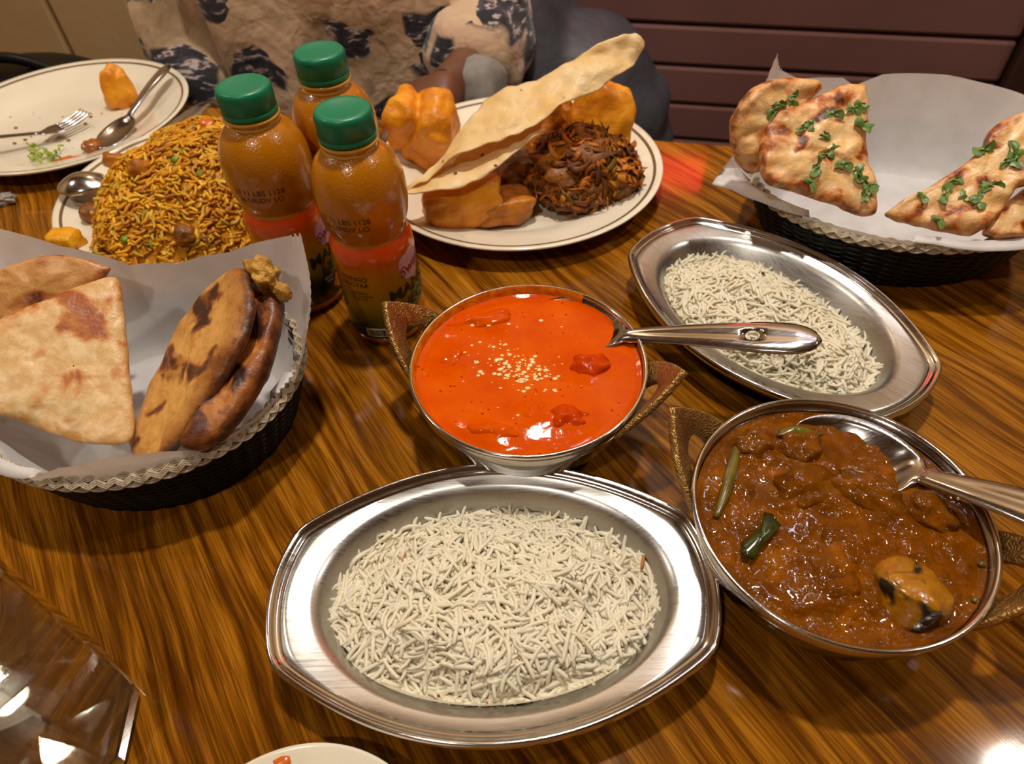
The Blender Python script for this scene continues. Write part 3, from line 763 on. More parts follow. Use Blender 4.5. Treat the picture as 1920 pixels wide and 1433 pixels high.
# ------------------------------------------------------------------ spoons
def spoon(name, label, bowl_tip, neck, end, bw, hw0, hw1, mat='cutlery', hole=False, depth=.010, cat='spoon', roll=0., arch=.0022, group=None):
    """bowl_tip, neck, end: three world points along the spine."""
    bt, nk, en = (np.array(q, float) for q in (bowl_tip, neck, end))
    L1, L2 = np.linalg.norm(nk - bt), np.linalg.norm(en - nk)
    n1, n2, nc = 26, 40, 12
    rows = []
    up0 = np.array([0, 0, 1.])
    def frame(d):
        d = d / np.linalg.norm(d); s = np.cross(up0, d); s /= np.linalg.norm(s); u = np.cross(d, s)
        c_, s_ = math.cos(roll), math.sin(roll)
        return d, s * c_ + u * s_, u * c_ - s * s_
    d1, s1, u1 = frame(nk - bt); d2, s2, u2 = frame(en - nk)
    for i in range(n1):
        f = i / (n1 - 1); f = max(f, .004)
        wd = bw * math.sqrt(max(0, 1 - ((f - .47) / .47) ** 2)) if f < .47 else max(hw0, bw * math.sqrt(max(0, 1 - ((f - .47) / .54) ** 2)))
        dp = depth * max(0, math.sin(PI * min(1, f * 1.02))) ** .8
        bl = max(0., (f - .8) / .2) ** 2
        row = []
        for k in range(nc + 1):
            y = -1 + 2 * k / nc
            zz = -dp * (1 - y * y) * (1 - bl) + arch * (1 - y * y) * bl
            row.append(bt + d1 * (L1 * f) + (s1 * (1 - bl) + s2 * bl) * (wd * y) + u1 * zz)
        rows.append(row)
    for i in range(1, n2 + 1):
        f = i / n2
        wd = hw0 + (hw1 - hw0) * min(1, f / .72) ** 1.1
        if f > .80: wd *= math.sqrt(max(.0004, 1 - ((f - .80) / .20) ** 2.4))
        row = []
        for k in range(nc + 1):
            y = -1 + 2 * k / nc
            zz = arch * (1 - abs(y) ** 3) * (1 if f < .9 else 1 - .5 * (f - .9) / .1) - arch * .5 * math.exp(-(y / .35) ** 2) * math.sin(PI * f)
            row.append(nk + d2 * (L2 * f) + s2 * (wd * y) + u2 * (zz + .004 * math.sin(PI * f) * .6))
        rows.append(row)
    V = [tuple(p) for r_ in rows for p in r_]; N = nc + 1; F = []
    skip = set()
    if hole:
        i0 = n1 + int(.66 * n2); k0 = nc // 2
        ctr = np.array(V[i0 * N + k0]); hr = .0042
        for di in range(-2, 2):
            for dk in range(-2, 2): skip.add((i0 + di, k0 + dk))
        ring_ = [(di, dk) for di in range(-2, 3) for dk in range(-2, 3) if max(abs(di), abs(dk)) == 2]
        for di, dk in ring_:
            a_ = math.atan2(dk, di); p = ctr + d2 * hr * math.cos(a_) + s2 * hr * math.sin(a_)
            V[(i0 + di) * N + k0 + dk] = tuple(p)
    for i in range(len(rows) - 1):
        for k in range(nc):
            if (i, k) in skip: continue
            F.append((i * N + k, (i + 1) * N + k, (i + 1) * N + k + 1, i * N + k + 1))
    base = np.array(bt); V = [tuple(np.array(v) - base) for v in V]
    o = mesh_obj(name, V, F, mat, None, True, tuple(base)); solid(o, .0013, 0.); tag(o, label, cat, group); return o
SR1 = 9
spoon('serving_spoon', 'steel serving spoon with a hole in its handle, resting in the red curry', at(1003, 580, .0462), at(1172, 630, .0515), at(1540, 640, .078), .0205, .0052, .0115, hole=True, depth=.009, roll=R(SR1))
spoon('serving_spoon', 'steel serving spoon resting in the brown curry', at(1480, 812, .0458), at(1728, 893, .0520), at(2090, 1010, .085), .024, .0052, .0115, depth=.010, roll=R(SR1))

# ------------------------------------------------------------------ juice bottles
BP = [(0, .0025), (.016, .002), (.022, 0), (.0262, .0015), (.0282, .006), (.0284, .012), (.0284, .074), (.0281, .0805), (.0262, .0855), (.0245, .0880), (.0247, .0900), (.0268, .0945),
      (.0288, .1005), (.0299, .108), (.0303, .116), (.0297, .125), (.0278, .1335), (.0242, .1405), (.0200, .1450), (.0166, .1475)]
def body_r(z): return float(np.interp(z, [p[1] for p in BP[3:]], [p[0] for p in BP[3:]]))
def text_mesh(body, size, shear=0., bold=0.):
    cu = bpy.data.curves.new('text', 'FONT'); cu.body = body; cu.size = size; cu.shear = shear; cu.align_x = 'CENTER'; cu.align_y = 'CENTER'; cu.offset = bold
    cu.resolution_u = 3
    o = bpy.data.objects.new('text', cu); COL.objects.link(o)
    dg = bpy.context.evaluated_depsgraph_get(); dg.update()
    me = o.evaluated_get(dg).to_mesh()
    V = [tuple(v.co) for v in me.vertices]; F = [tuple(p.vertices) for p in me.polygons]
    bpy.data.objects.remove(o); bpy.data.curves.remove(cu)
    return V, F
def wrap(V, F, ang, z0, off=.0004, rotate=0.):
    c, s = math.cos(rotate), math.sin(rotate); out = []
    for x, y, *_ in V:
        x, y = c * x - s * y, s * x + c * y
        z = z0 + y; r = body_r(z) + off; a_ = ang + x / body_r(z0)
        out.append((r * math.cos(a_), r * math.sin(a_), z))
    return out, F
def disc_patch(fn, n=40, rings_=5):
    rows = [[(fn(2 * PI * i / n)[0] * k / rings_, fn(2 * PI * i / n)[1] * k / rings_) for i in range(n)] for k in range(rings_ + 1)]
    rows[0] = [(x * .01, y * .01) for x, y in rows[1]]
    V, F = rings([[(x, y, 0) for x, y in r_] for r_ in rows]); return V, F
def bottle(label, loc, ang):
    t = thing('juice_bottle', label, 'bottle', loc, ang, 'mango juice bottles')
    b = mesh_obj('bottle_body', *lathe(BP, 96), 'juice', t)
    mesh_obj('neck', *lathe([(.0172, .1475), (.0160, .150), (.0182, .1515), (.0182, .1528), (.0155, .1535), (.0155, .168), (0, .168)], 64), 'pet', t)
    # cap with ribs and tamper ring
    n = 200; rows = []
    for r_, z, rib in [(.0160, .1536, 0), (.0177, .1538, 0), (.0178, .1568, 0), (.0171, .1572, 0), (.0174, .1576, 1), (.0174, .1680, 1), (.0170, .1702, .4), (.0160, .1714, 0), (.0135, .1716, 0), (.012, .1712, 0), (.0001, .1712, 0)]:
        rows.append([((r_ + .00022 * rib * (i % 2)) * math.cos(2 * PI * i / n), (r_ + .00022 * rib * (i % 2)) * math.sin(2 * PI * i / n), z) for i in range(n)])
    mesh_obj('cap', *rings(rows), 'cap', t)
    V, F = lathe([(.0288, .0095), (.0288, .074), (.0285, .0805), (.0268, .0850), (.0252, .0872)], 96); lb = mesh_obj('label', V, F, 'label', t)
    def put(name, VF, mat, a_, z, off, rot=0., lab=None):
        o = mesh_obj(name, *wrap(*VF, R(a_), z, off, rot), mat, lb, False)
        return o
    put('logo_patch', disc_patch(lambda q: (.0105 * math.cos(q) * (1 + .12 * math.sin(3 * q)), .0120 * math.sin(q) * (1 + .1 * math.cos(5 * q)))), 'logo_pink', 0, .0655, .0006)
    put('logo_lettering', text_mesh('Swad', .0110, .25, .00012), 'ink_red', 0, .0645, .0009, R(12))
    put('leaf_print', disc_patch(lambda q: (.012 * math.cos(q), .010 * math.sin(q))), 'leaf_print', 14, .037, .0006)
    put('name_lettering', text_mesh('MANGO', .0135, .15, .0003), 'ink_dark', 6, .0490, .0010, R(6))
    put('name_lettering', text_mesh('NECTAR', .0115, .15, .0001), 'ink_dark', 14, .0375, .0010, R(6))
    put('badge', disc_patch(lambda q: (.0064 * math.cos(q), .0064 * math.sin(q))), 'badge', -20, .0265, .0009)
    put('badge_lettering', text_mesh('Gluten\nFree', .0034, .2), 'ink_white', -20, .0275, .0012)
    put('mango_print', disc_patch(lambda q: (.0150 * math.cos(q) * (1 + .15 * math.sin(2 * q)), .0085 * math.sin(q) * (1 + .1 * math.cos(3 * q)))), 'mango_print', 18, .0215, .0007)
    put('side_lettering', text_mesh('MANGO\nNECTAR', .0052, .1), 'ink_brown', -88, .062, .0008)
    put('side_lettering', text_mesh('ingredients\nmango pulp water\nsugar acid', .0026), 'ink_brown', -84, .050, .0008)
    # barcode
    parts = []; rr_ = random.Random(2); x = -.006
    put('barcode_patch', ([(-.0075, -.004, 0), (-.0025, -.004, 0), (.0025, -.004, 0), (.0075, -.004, 0), (.0075, .004, 0), (.0025, .004, 0), (-.0025, .004, 0), (-.0075, .004, 0)], [(0, 1, 6, 7), (1, 2, 5, 6), (2, 3, 4, 5)]), 'ink_white', -72, .0155, .0007)
    while x < .006:
        wd = rr_.choice((.0003, .0006)); parts.append(([(x, -.003, 0), (x + wd, -.003, 0), (x + wd, .003, 0), (x, .003, 0)], [(0, 1, 2, 3)])); x += wd + rr_.choice((.0003, .0005))
    put('barcode_bars', merge(parts), 'ink_dark', -72, .0155, .0010)
    o = mesh_obj('date_code', *wrap(*text_mesh('27 11 LBS 1128\n26 URIDV LO', .0056), R(-80), .1085, .0003), 'ink_brown', b, False)
    return t
FB, LBp, BBp = (-.092, .397), (-.160, .436), (-.119, .483)
src = bottle('mango juice bottle with green cap nearest the camera, printed date code on its bulge', (*FB, 0), R(-27))
def copy_tree(o, parent=None):
    c = o.copy(); COL.objects.link(c); c.parent = parent
    for chd in list(o.children): copy_tree(chd, c)
    return c
kids = list(src.children)
c1 = copy_tree(src); c1.location = (*LBp, 0); c1.rotation_euler.z = R(-14); c1['label'] = 'mango juice bottle with green cap beside the biryani, leftmost of the three'
c2 = copy_tree(src); c2.location = (*BBp, 0); c2.rotation_euler.z = R(-30); c2['label'] = 'mango juice bottle with green cap at the back, behind the other two bottles'

# ------------------------------------------------------------------ plates
def plate(label, loc, rad=.135, rz=0., stripe=True, sx=1., sy=1., hz=.022):
    k = rad / .135; h = hz
    t = thing('dinner_plate', label, 'plate', loc, rz, None)
    prof = [(0, .0045), (.05, .0045), (.082, .0050), (.092, .008), (.098, .0115), (.110, .0145), (.124, .0185), (.1315, .0212), (.1345, .0218), (.135, .0205), (.133, .0185), (.122, .0145), (.106, .0085), (.092, .004), (.080, 0), (.074, 0), (.072, .0015), (0, .0015)]
    V, F = lathe([(r_ * k, z * h / .022) for r_, z in prof][::-1], 128, sx, sy); mesh_obj('dish', V, F, 'plate', t)
    if stripe:
        V, F = lathe([(r_ * k, z * h / .022 + .0003) for r_, z in [(.1262, .0192), (.1268, .0196), (.1282, .0201), (.1288, .0202)]][::-1], 128, sx, sy); mesh_obj('rim_stripe', V, F, 'stripe', t)
    return t
PB = (.015, .586); PLF = (-.472, .742); PBI = (-.288, .577); PS = (-.100, .029)
plate('white plate with brown line holding the papad and fried snacks', (*PB, 0), .1355)
plate('white plate of leftovers with fork and spoon at the far left', (*PLF, 0), .131)
plate('white plate under the yellow biryani behind the bread basket', (*PBI, 0), .119, 0, True, 1., 1.05)
plate('small white side plate peeking in at the bottom edge', (*PS, 0), .065, 0, False, hz=.017)
p = at(530, 1427, .014)
o = blob('sauce_drop', (.0042, .0028, .0012), 'sauce', (p[0], p[1], .0145), (0, 0, 0), 2., .3, 1.5, 1., 3); tag(o, 'orange sauce drop on the small side plate', 'sauce')

# ------------------------------------------------------------------ biryani
BC = [(lin(242, 178, 26), 5), (lin(230, 158, 20), 4), (lin(248, 202, 62), 3), (lin(212, 134, 20), 2.5), (lin(182, 112, 20), 1.0), (lin(214, 172, 44), 1.0)]
bo, bh = mound('biryani_rice', 'heaped yellow biryani rice on the plate behind the bread basket', -.262, .553, R(0), .108, .108, .005, .074, 4200, 'biryani', (.0065, .0115), .00145, 21, BC, pw=2.1, tilt=.4, lump=.10, depth=.0028)
def on_mound(px, py):
    lo, hi = .006, .12
    for z in np.linspace(.115, .006, 140):
        p = at(px, py, z); u, v = (p[0] + .262) / .108, (p[1] - .553) / .108
        if math.hypot(u, v) < 1 and bh(u, v) + .005 >= z: return p
    return at(px, py, .02)
PEAW = ['nearest the top of the yellow biryani', 'on the upper left slope of the biryani', 'below the upper left pea on the biryani', 'high on the right of the biryani, beside the bottle', 'low at the front left of the biryani', 'at the middle front of the biryani', 'low at the front right of the biryani', 'in the centre of the biryani mound', 'in the upper middle of the biryani']
for i, (px, py) in enumerate([(290, 270), (218, 333), (250, 350), (375, 328), (235, 450), (285, 460), (372, 455), (272, 400), (330, 300)]):
    p = on_mound(px, py); o = blob('green_pea', (.0036, .0034, .0034), 'pea', tuple(p), (0, 0, 0), 2., .08, 1.5, i * 2., 3)
    tag(o, 'green pea ' + PEAW[i], 'pea', 'peas in the biryani')
for i, (px, py, s, mt, lab) in enumerate([(175, 400, .010, 'fritter_core', 'dark browned vegetable chunk at the left side of the biryani'), (212, 300, .009, 'fried_dark', 'brown vegetable chunk high on the left of the biryani'),
                                    (265, 315, .009, 'fried_dark', 'brown chunk in the upper middle of the biryani'), (350, 440, .010, 'fritter_core', 'dark chunk at the front of the biryani'), (388, 238, .008, 'sauce', 'orange carrot cube at the top of the biryani')]):
    p = on_mound(px, py); o = blob('biryani_chunk', (s, s * .8, s * .8), mt, tuple(p), (0, R(20), R(30 * i)), 3., .3, 1.6, i * 4., 3); tag(o, lab, 'vegetable', 'chunks in the biryani')
p = at(122, 450, .024)
o = blob('potato_cube', (.013, .010, .010), 'potato', (p[0], p[1], .022), (0, 0, R(-10)), 5., .15, 1.4, 2., 4); tag(o, 'yellow potato cube on the left rim of the biryani plate', 'potato')
spoon('table_spoon', 'steel spoon lying under the biryani, bowl sticking out at the left', at(108, 352, .030), at(205, 340, .029), at(392, 192, .032), .0185, .004, .0095, 'steel_shiny', depth=-.010)

# ------------------------------------------------------------------ left plate: fork, spoon, scraps
spoon('dessert_spoon', 'used steel spoon resting on the leftover plate', at(190, 278, .012), at(243, 218, .0165), at(318, 122, .034), .0165, .0035, .0065, depth=.006)
def fork(label, tip, root, end):
    tp, rt, en = (np.array(q) for q in (tip, root, end))
    t = thing('fork', label, 'fork', tuple(rt))
    d = (tp - rt); L = np.linalg.norm(d); d /= L; s = np.cross(d, [0, 0, 1.]); s /= np.linalg.norm(s); u = np.cross(s, d)
    for k in range(4):
        y = (k - 1.5) * .0058
        pts = [d * (L * f) + s * y * (1 if f > .1 else .8) + u * (-.004 * math.sin(PI * f)) for f in np.linspace(.38, 1, 10)]
        mesh_obj('tine', *tube(pts, [.0014] * 7 + [.0012, .0010, .0006], 6), 'cutlery', t)
    rows = []
    for f in np.linspace(-.02, .42, 12):
        wd = .0035 + .0075 * min(1, max(0, f / .25)) ** 1.3
        rows.append([d * (L * f) + s * wd * y + u * (-.004 * math.sin(PI * max(f, 0)) - .001 * (1 - y * y)) for y in np.linspace(-1, 1, 7)])
    o = mesh_obj('shoulder', *rings(rows, False), 'cutlery', t); solid(o, .0014, 0)
    e = en - rt; rows = []
    for f in np.linspace(0, 1, 16):
        wd = .0034 + .004 * f ** 2
        rows.append([e * f + s * wd * y + u * (.0012 * (1 - y * y)) for y in np.linspace(-1, 1, 7)])
    o = mesh_obj('fork_handle', *rings(rows, False), 'cutlery', t); solid(o, .0014, 0)
fork('steel fork lying across the leftover plate', at(160, 208, .019), at(75, 250, .017), at(-120, 268, .03))
p = at(222, 175, .02)
o = blob('pastry_scrap', (.017, .011, .021), 'fried', (p[0], p[1] + .004, .024), (R(-12), R(5), R(20)), 4., .3, 1.5, 6., 4, taper=.25); tag(o, 'leftover orange fried pastry corner on the left plate', 'pastry')
p = at(172, 272, .011)
o = blob('chutney_lump', (.011, .008, .006), 'chutney', (p[0], p[1], .010), (0, 0, R(20)), 2., .35, 1.8, 3., 4); tag(o, 'brown chutney lump beside the spoon on the left plate', 'sauce')
def lam(px, py): 
    p = at(px, py, .008); return p
rng = random.Random(3); parts = []
for k in range(26):
    px, py = rng.gauss(78, 18), rng.gauss(296, 9); p = lam(px, py); a_ = rng.uniform(0, PI); L = rng.uniform(.005, .011)
    q = [np.array([p[0] + math.cos(a_) * L * f, p[1] + math.sin(a_) * L * f, .0095 + .002 * math.sin(f * 5 + k) + rng.uniform(0, .002)]) for f in np.linspace(-.5, .5, 6)]
    V, F = tube(q, .0011, 5); parts.append((V, F))
o = mesh_obj('lettuce_shreds', *merge(parts), 'lettuce'); tag(o, 'bright green lettuce shreds left on the far left plate', 'lettuce', None, 'stuff')
parts = []
for k in range(46):
    px, py = rng.uniform(10, 290), rng.uniform(205, 300)
    p = lam(px, py); rr_ = math.hypot(p[0] - PLF[0], p[1] - PLF[1])
    if rr_ > .088: continue
    bm = bmesh.new(); bmesh.ops.create_icosphere(bm, subdivisions=1, radius=rng.choice((.0006, .001, .0018)))
    V = [(v.co.x * 1.4 + p[0], v.co.y + p[1], v.co.z * .5 + .0058) for v in bm.verts]; F = [tuple(v.index for v in f.verts) for f in bm.faces]; bm.free(); parts.append((V, F))
o = mesh_obj('food_crumbs', *merge(parts), 'chutney'); tag(o, 'scattered brown crumbs on the leftover plate', 'crumbs', None, 'stuff')
p = at(118, 300, .006)
o = blob('sauce_smear', (.016, .006, .0008), 'sauce', (p[0], p[1], .0058), (0, 0, R(25)), 2., .5, 2., 3., 4); tag(o, 'thin orange sauce smear beside the lettuce on the left plate', 'sauce')
p = at(4, 372, .006)
o = blob('crumpled_wrapper', (.010, .006, .005), 'wrapper', (p[0], p[1], .0045), (0, 0, R(20)), 2.5, .5, 2.2, 3., 4); tag(o, 'small crumpled pale wrapper at the left edge of the table', 'wrapper')

# ------------------------------------------------------------------ snacks plate
def snack(name, px, py, z, size, mat, rot, power, amp, seed, label, **kw):
    p = at(px, py, z); o = blob(name, size, mat, tuple(p), tuple(R(a_) for a_ in rot), power, amp, 1.6, seed, 5, **kw); tag(o, label, 'snack', 'fried snacks on the plate'); return o
snack('samosa', 792, 238, .040, (.036, .024, .030), 'fried', (10, 12, -12), 3.0, .2, 3., 'crumpled orange samosa at the left of the snack plate', taperx=-.25, crease=((.9, .2, -.35, -.45, .10, .20), (.3, .2, .9, -.55, .14, .10)))
snack('paneer_pakora', 868, 376, .026, (.034, .021, .020), 'fried', (-8, -4, 10), 5.5, .10, 7., 'block-shaped orange pakora at the front of the snack plate')
snack('vegetable_pakora', 940, 388, .018, (.028, .017, .013), 'fried_dark', (0, 0, 14), 3.5, .18, 12., 'flat orange-brown pakora beside the block-shaped one')
snack('samosa', 1128, 228, .046, (.030, .012, .034), 'fried', (-22, 10, -8), 4.0, .16, 17., 'tall upright golden samosa at the right rear of the snack plate', taper=.1, crease=((1, 0, .3, -.2, .14, .14),))
snack('samosa', 1020, 240, .038, (.026, .022, .032), 'fried_dark', (-10, 20, 30), 3., .3, 22., 'brown samosa under the raised end of the papad')
snack('vegetable_pakora', 970, 325, .024, (.028, .022, .018), 'fritter_core', (0, 0, 0), 2.6, .35, 27., 'dark green-brown pakora between papad and onion fritter')
# onion fritter: core and fried shreds
FC = at(1085, 318, .03)
t = thing('onion_fritter', 'heap of shredded brown onion fritter on the right of the snack plate', 'snack', (FC[0], FC[1], .006), 0, 'fried snacks on the plate')
LUMP = [(0, 0, .024, .040, .031, .028), (.026, .012, .020, .026, .022, .024), (-.024, -.006, .018, .024, .022, .022), (.030, -.010, .018, .022, .018, .020), (-.004, -.022, .014, .026, .018, .016), (.004, .016, .034, .026, .020, .020), (-.018, .014, .026, .020, .018, .022)]
parts = []
for i, (x, y, z, a_, b_, c_) in enumerate(LUMP):
    bm = bmesh.new(); bmesh.ops.create_icosphere(bm, subdivisions=4, radius=1.)
    V = []
    for v in bm.verts:
        q = v.co * (1 + .3 * n3(v.co, 1.7, i * 3.) + .16 * n3(v.co, 5., i)); V.append((x + q.x * a_, y + q.y * b_, max(.001, z + q.z * c_)))
    F = [tuple(v.index for v in f_.verts) for f_ in bm.faces]; bm.free(); parts.append((V, F))
core = mesh_obj('core', *merge(parts), 'fritter_core', t)
def fsamp(rng, n):
    th = rng.uniform(0, 2 * PI, n); zc = rng.uniform(-.3, 1, n); rr_ = np.sqrt(1 - zc ** 2)
    N = np.stack([rr_ * np.cos(th), rr_ * np.sin(th), zc], 1)
    lp = np.array(LUMP)[rng.integers(0, len(LUMP), n)]
    C = lp[:, :3] + N * lp[:, 3:] * rng.uniform(.95, 1.1, (n, 1)); C[:, 2] = np.maximum(C[:, 2], .003)
    return C, N
SC = [(lin(200, 110, 16), 3), (lin(142, 76, 14), 4), (lin(220, 140, 26), 2.4), (lin(104, 54, 12), 2.5), (lin(122, 98, 26), .8)]
V, Q, CP, cols = grains(1150, fsamp, (.010, .024), .0026, 9, .35, SC, 1.1, 9, 6, .32)
o = fast_mesh('shreds', V, Q, CP, 'shred', cols, t); o['kind'] = 'stuff'
# papad: two flaps joined at the folded left end
def papad():
    t = thing('papad', 'folded pale crisp papad leaning over the fried snacks', 'papad', tuple(at(765, 362, .05)))
    base = np.array(t.location)
    def loft(up, lo, n=70, m_=20, seed=0., amp=.0055):
        U = smooth_pts(up, n); Lw = smooth_pts(lo, n); rows = []
        for i in range(n):
            row = []
            for j in range(m_ + 1):
                f = j / m_; p = U[i] * (1 - f) + Lw[i] * f
                a_ = amp * min(1, i / 5.)
                p = p + np.array([.3, -.8, .55]) * (a_ * n3(p, 48, seed) + a_ * .45 * n3(p, 120, seed + 2)) + np.array([0, 0, a_ * .5 * n3(p, 90, seed + 9)])
                row.append(p - base)
            rows.append(row)
        return rings(rows, False)
    D = lambda x, y, Y: at_depth(x, y, Y)
    up = [D(763, 352, .505), D(800, 322, .515), D(836, 288, .525), D(868, 238, .545), D(910, 190, .565), D(955, 162, .572), D(1010, 150, .578), D(1060, 122, .582), D(1115, 86, .588), D(1160, 66, .592), D(1192, 62, .596), D(1207, 80, .598)]
    lo = [D(762, 358, .500), D(800, 338, .503), D(835, 306, .507), D(870, 285, .510), D(925, 265, .515), D(975, 248, .520), D(1015, 226, .528), D(1062, 190, .540), D(1108, 176, .552), D(1152, 148, .565), D(1190, 122, .580), D(1206, 90, .595)]
    V1 = loft(up, lo, seed=3.)
    up2 = [D(762, 352, .505), D(800, 325, .52), D(850, 296, .53), D(910, 262, .54), D(975, 228, .55), D(1018, 212, .552)]
    lo2 = [D(760, 364, .497), D(808, 360, .492), D(865, 350, .494), D(915, 328, .500), D(950, 300, .510), D(1014, 246, .530)]
    V2 = loft(up2, lo2, 50, 14, seed=11., amp=.0045)
    o = mesh_obj('upper_flap', *V1, 'papad', t); solid(o, .0011, 0)
    o = mesh_obj('lower_flap', *V2, 'papad', t); solid(o, .0011, 0)
papad()

# ------------------------------------------------------------------ bread baskets
def basket(label, cx, cy, rx, ry, rz, h=.050):
    t = thing('bread_basket', label, 'basket', (cx, cy, 0), rz, 'woven bread baskets')
    def pt(th, f, z): return (rx * f * math.cos(th), ry * f * math.sin(th), z)
    n = 144; nr = 17
    prof = lambda z: .80 + .19 * (z / h) ** .8
    parts = []
    for k in range(nr):
        z = .003 + (h - .006) * k / (nr - 1); ring_ = []
        for i in range(n):
            th = 2 * PI * i / n; ring_.append(pt(th, prof(z) + .011 * math.sin(th * 24 + (k % 2) * PI), z))
        parts.append(tube(ring_, .0019, 5, True))
    mesh_obj('woven_strands', *merge(parts), 'black_weave', t)
    parts = []
    for j in range(48):
        th = 2 * PI * (j + .5) / 48; parts.append(tube([pt(th, prof(z), z) for z in np.linspace(.001, h, 6)], .0017, 5))
    mesh_obj('ribs', *merge(parts), 'black_weave', t)
    mesh_obj('inner_wall', *rings([[pt(2 * PI * i / n, prof(z) - .012, z) for i in range(n)] for z in np.linspace(.002, h - .002, 6)]), 'black_weave', t)
    V, F = rings([[pt(2 * PI * i / n, f, .0015) for i in range(n)] for f in (.81, .4, .001)]); o = mesh_obj('base', V, F, 'black_weave', t); solid(o, .0015)
    n = 360; per = 44; parts = []
    for s in range(3):
        for wk in (-1, 0, 1):
            pts = []
            for i in range(n):
                th = 2 * PI * i / n; q = th * per / 2 + 2 * PI * s / 3
                lat = .0032 * math.sin(q); lift = .0012 * math.cos(2 * q)
                nx, ny = math.cos(th) / rx, math.sin(th) / ry; L = math.hypot(nx, ny); nx /= L; ny /= L
                lat += wk * .0013
                out = lat * .62 + lift * .78; up_ = -lat * .78 * -1 * -.9 + lift * .62
                pts.append((rx * math.cos(th) + nx * out, ry * math.sin(th) + ny * out, h + .001 + up_))
            parts.append(tube(pts, .00085, 5, True))
    o = mesh_obj('braided_rim', *merge(parts), 'braid', t); tag(o, 'silvery braided cord rim')
    return t
LBK = (-.232, .307, .099, .086, 0.)
RBK = (.325, .487, .122, .100, 0.)
basket('black woven bread basket with silvery rim and parathas at the left', *LBK)
basket('black woven bread basket of herb naan at the far right', *RBK)
def interp_keys(keys, deg):
    keys = sorted(keys); ks = [(k[0] - 360, *k[1:]) for k in keys] + keys + [(k[0] + 360, *k[1:]) for k in keys]
    xs = [k[0] for k in ks]
    return [float(np.interp(deg, xs, [k[c] for k in ks])) for c in range(1, len(ks[0]))]
def liner(label, bk, keys, seed, teeth, h=.050):
    cx, cy, rx, ry, rz = bk
    t = None
    n = 900; V = []; rows = []
    fs = [0.002, .25, .5, .66, .72]
    ups = [0, .15, .3, .45, .6, .75, .88, .96, 1.]
    grid = []
    for f in fs: grid.append(('b', f))
    for u in ups: grid.append(('w', u))
    for kind, f in grid:
        row = []
        for i in range(n):
            deg = 360. * i / n; th = R(deg)
            rad, zt = interp_keys(keys, deg)
            tooth = (1 if (i // 3) % 2 else -1) * .0011 if (f == 1. and kind == 'w' and any(a_ <= deg <= b_ for a_, b_ in teeth)) else 0
            if kind == 'b': fr, z = f, .006 + .001 * n3((f * math.cos(th), f * math.sin(th), 0), 3, seed)
            else:
                fr = .74 + (rad - .74) * (f ** .8 if zt > .066 else min(1, f * 1.05)); z = .007 + (zt - .007) * f ** 1.15
                if rad > 1.02 and zt < .062: z = .007 + (max(zt, .058) - .007) * min(1., f / .75) + (zt - max(zt, .058)) * max(0, (f - .75) / .25)
                cr_ = .020 * (f ** 1.5) * n3((math.cos(th) * 2.2, math.sin(th) * 2.2, f * .7), 1., seed) + .012 * f * n3((math.cos(th) * 6, math.sin(th) * 6, f), 1., seed + 3)
                fr += cr_; z += tooth
                if z < .048: fr = min(fr, .775 + .19 * max(0, z / h) ** .8)
            x, y = rx * fr * math.cos(th), ry * fr * math.sin(th)
            row.append((cx + x * math.cos(rz) - y * math.sin(rz), cy + x * math.sin(rz) + y * math.cos(rz), z))
        rows.append(row)
    V, F = rings(rows); V = [(v[0] - cx, v[1] - cy, v[2]) for v in V]
    o = mesh_obj('paper_liner', V, F, 'paper', None, True, (cx, cy, 0)); tag(o, label, 'paper', 'paper liners in the bread baskets'); return o
# keys: angle, radius factor, top height
liner('white waxed paper with zigzag edge lining the left bread basket', LBK,
      [(-160, 1.0, .056), (-140, 1.03, .060), (-128, 1.06, .052), (-112, 1.03, .054), (-98, .97, .064), (-82, .95, .068), (-66, .95, .063), (-56, .98, .058), (-40, 1.0, .056), (-22, 1.02, .058), (-12, 1.06, .062), (0, 1.12, .080), (14, 1.18, .100), (25, 1.22, .116),
       (38, 1.10, .104), (60, .98, .085), (85, .92, .074), (105, .93, .076), (125, 1.05, .096), (143, 1.18, .126), (160, 1.12, .11), (185, 1.0, .07)], 2., [(0, 30), (332, 360)])
liner('white waxed paper with pointed corners lining the far right bread basket', RBK,
      [(-172, 1.20, .054), (-160, 1.08, .054), (-140, 1.0, .056), (-120, 1.0, .056), (-100, 1.03, .055), (-85, 1.10, .054), (-65, 1.16, .054), (-45, 1.16, .056), (-15, 1.0, .07), (20, 1.0, .085), (60, 1.0, .088), (85, 1.0, .086), (96, .97, .078), (102, 1.0, .086),
       (125, 1.0, .094), (142, 1.0, .112), (151, 1.0, .130), (160, 1.02, .108), (172, 1.10, .072), (184, 1.30, .055)], 6., [(140, 158)])

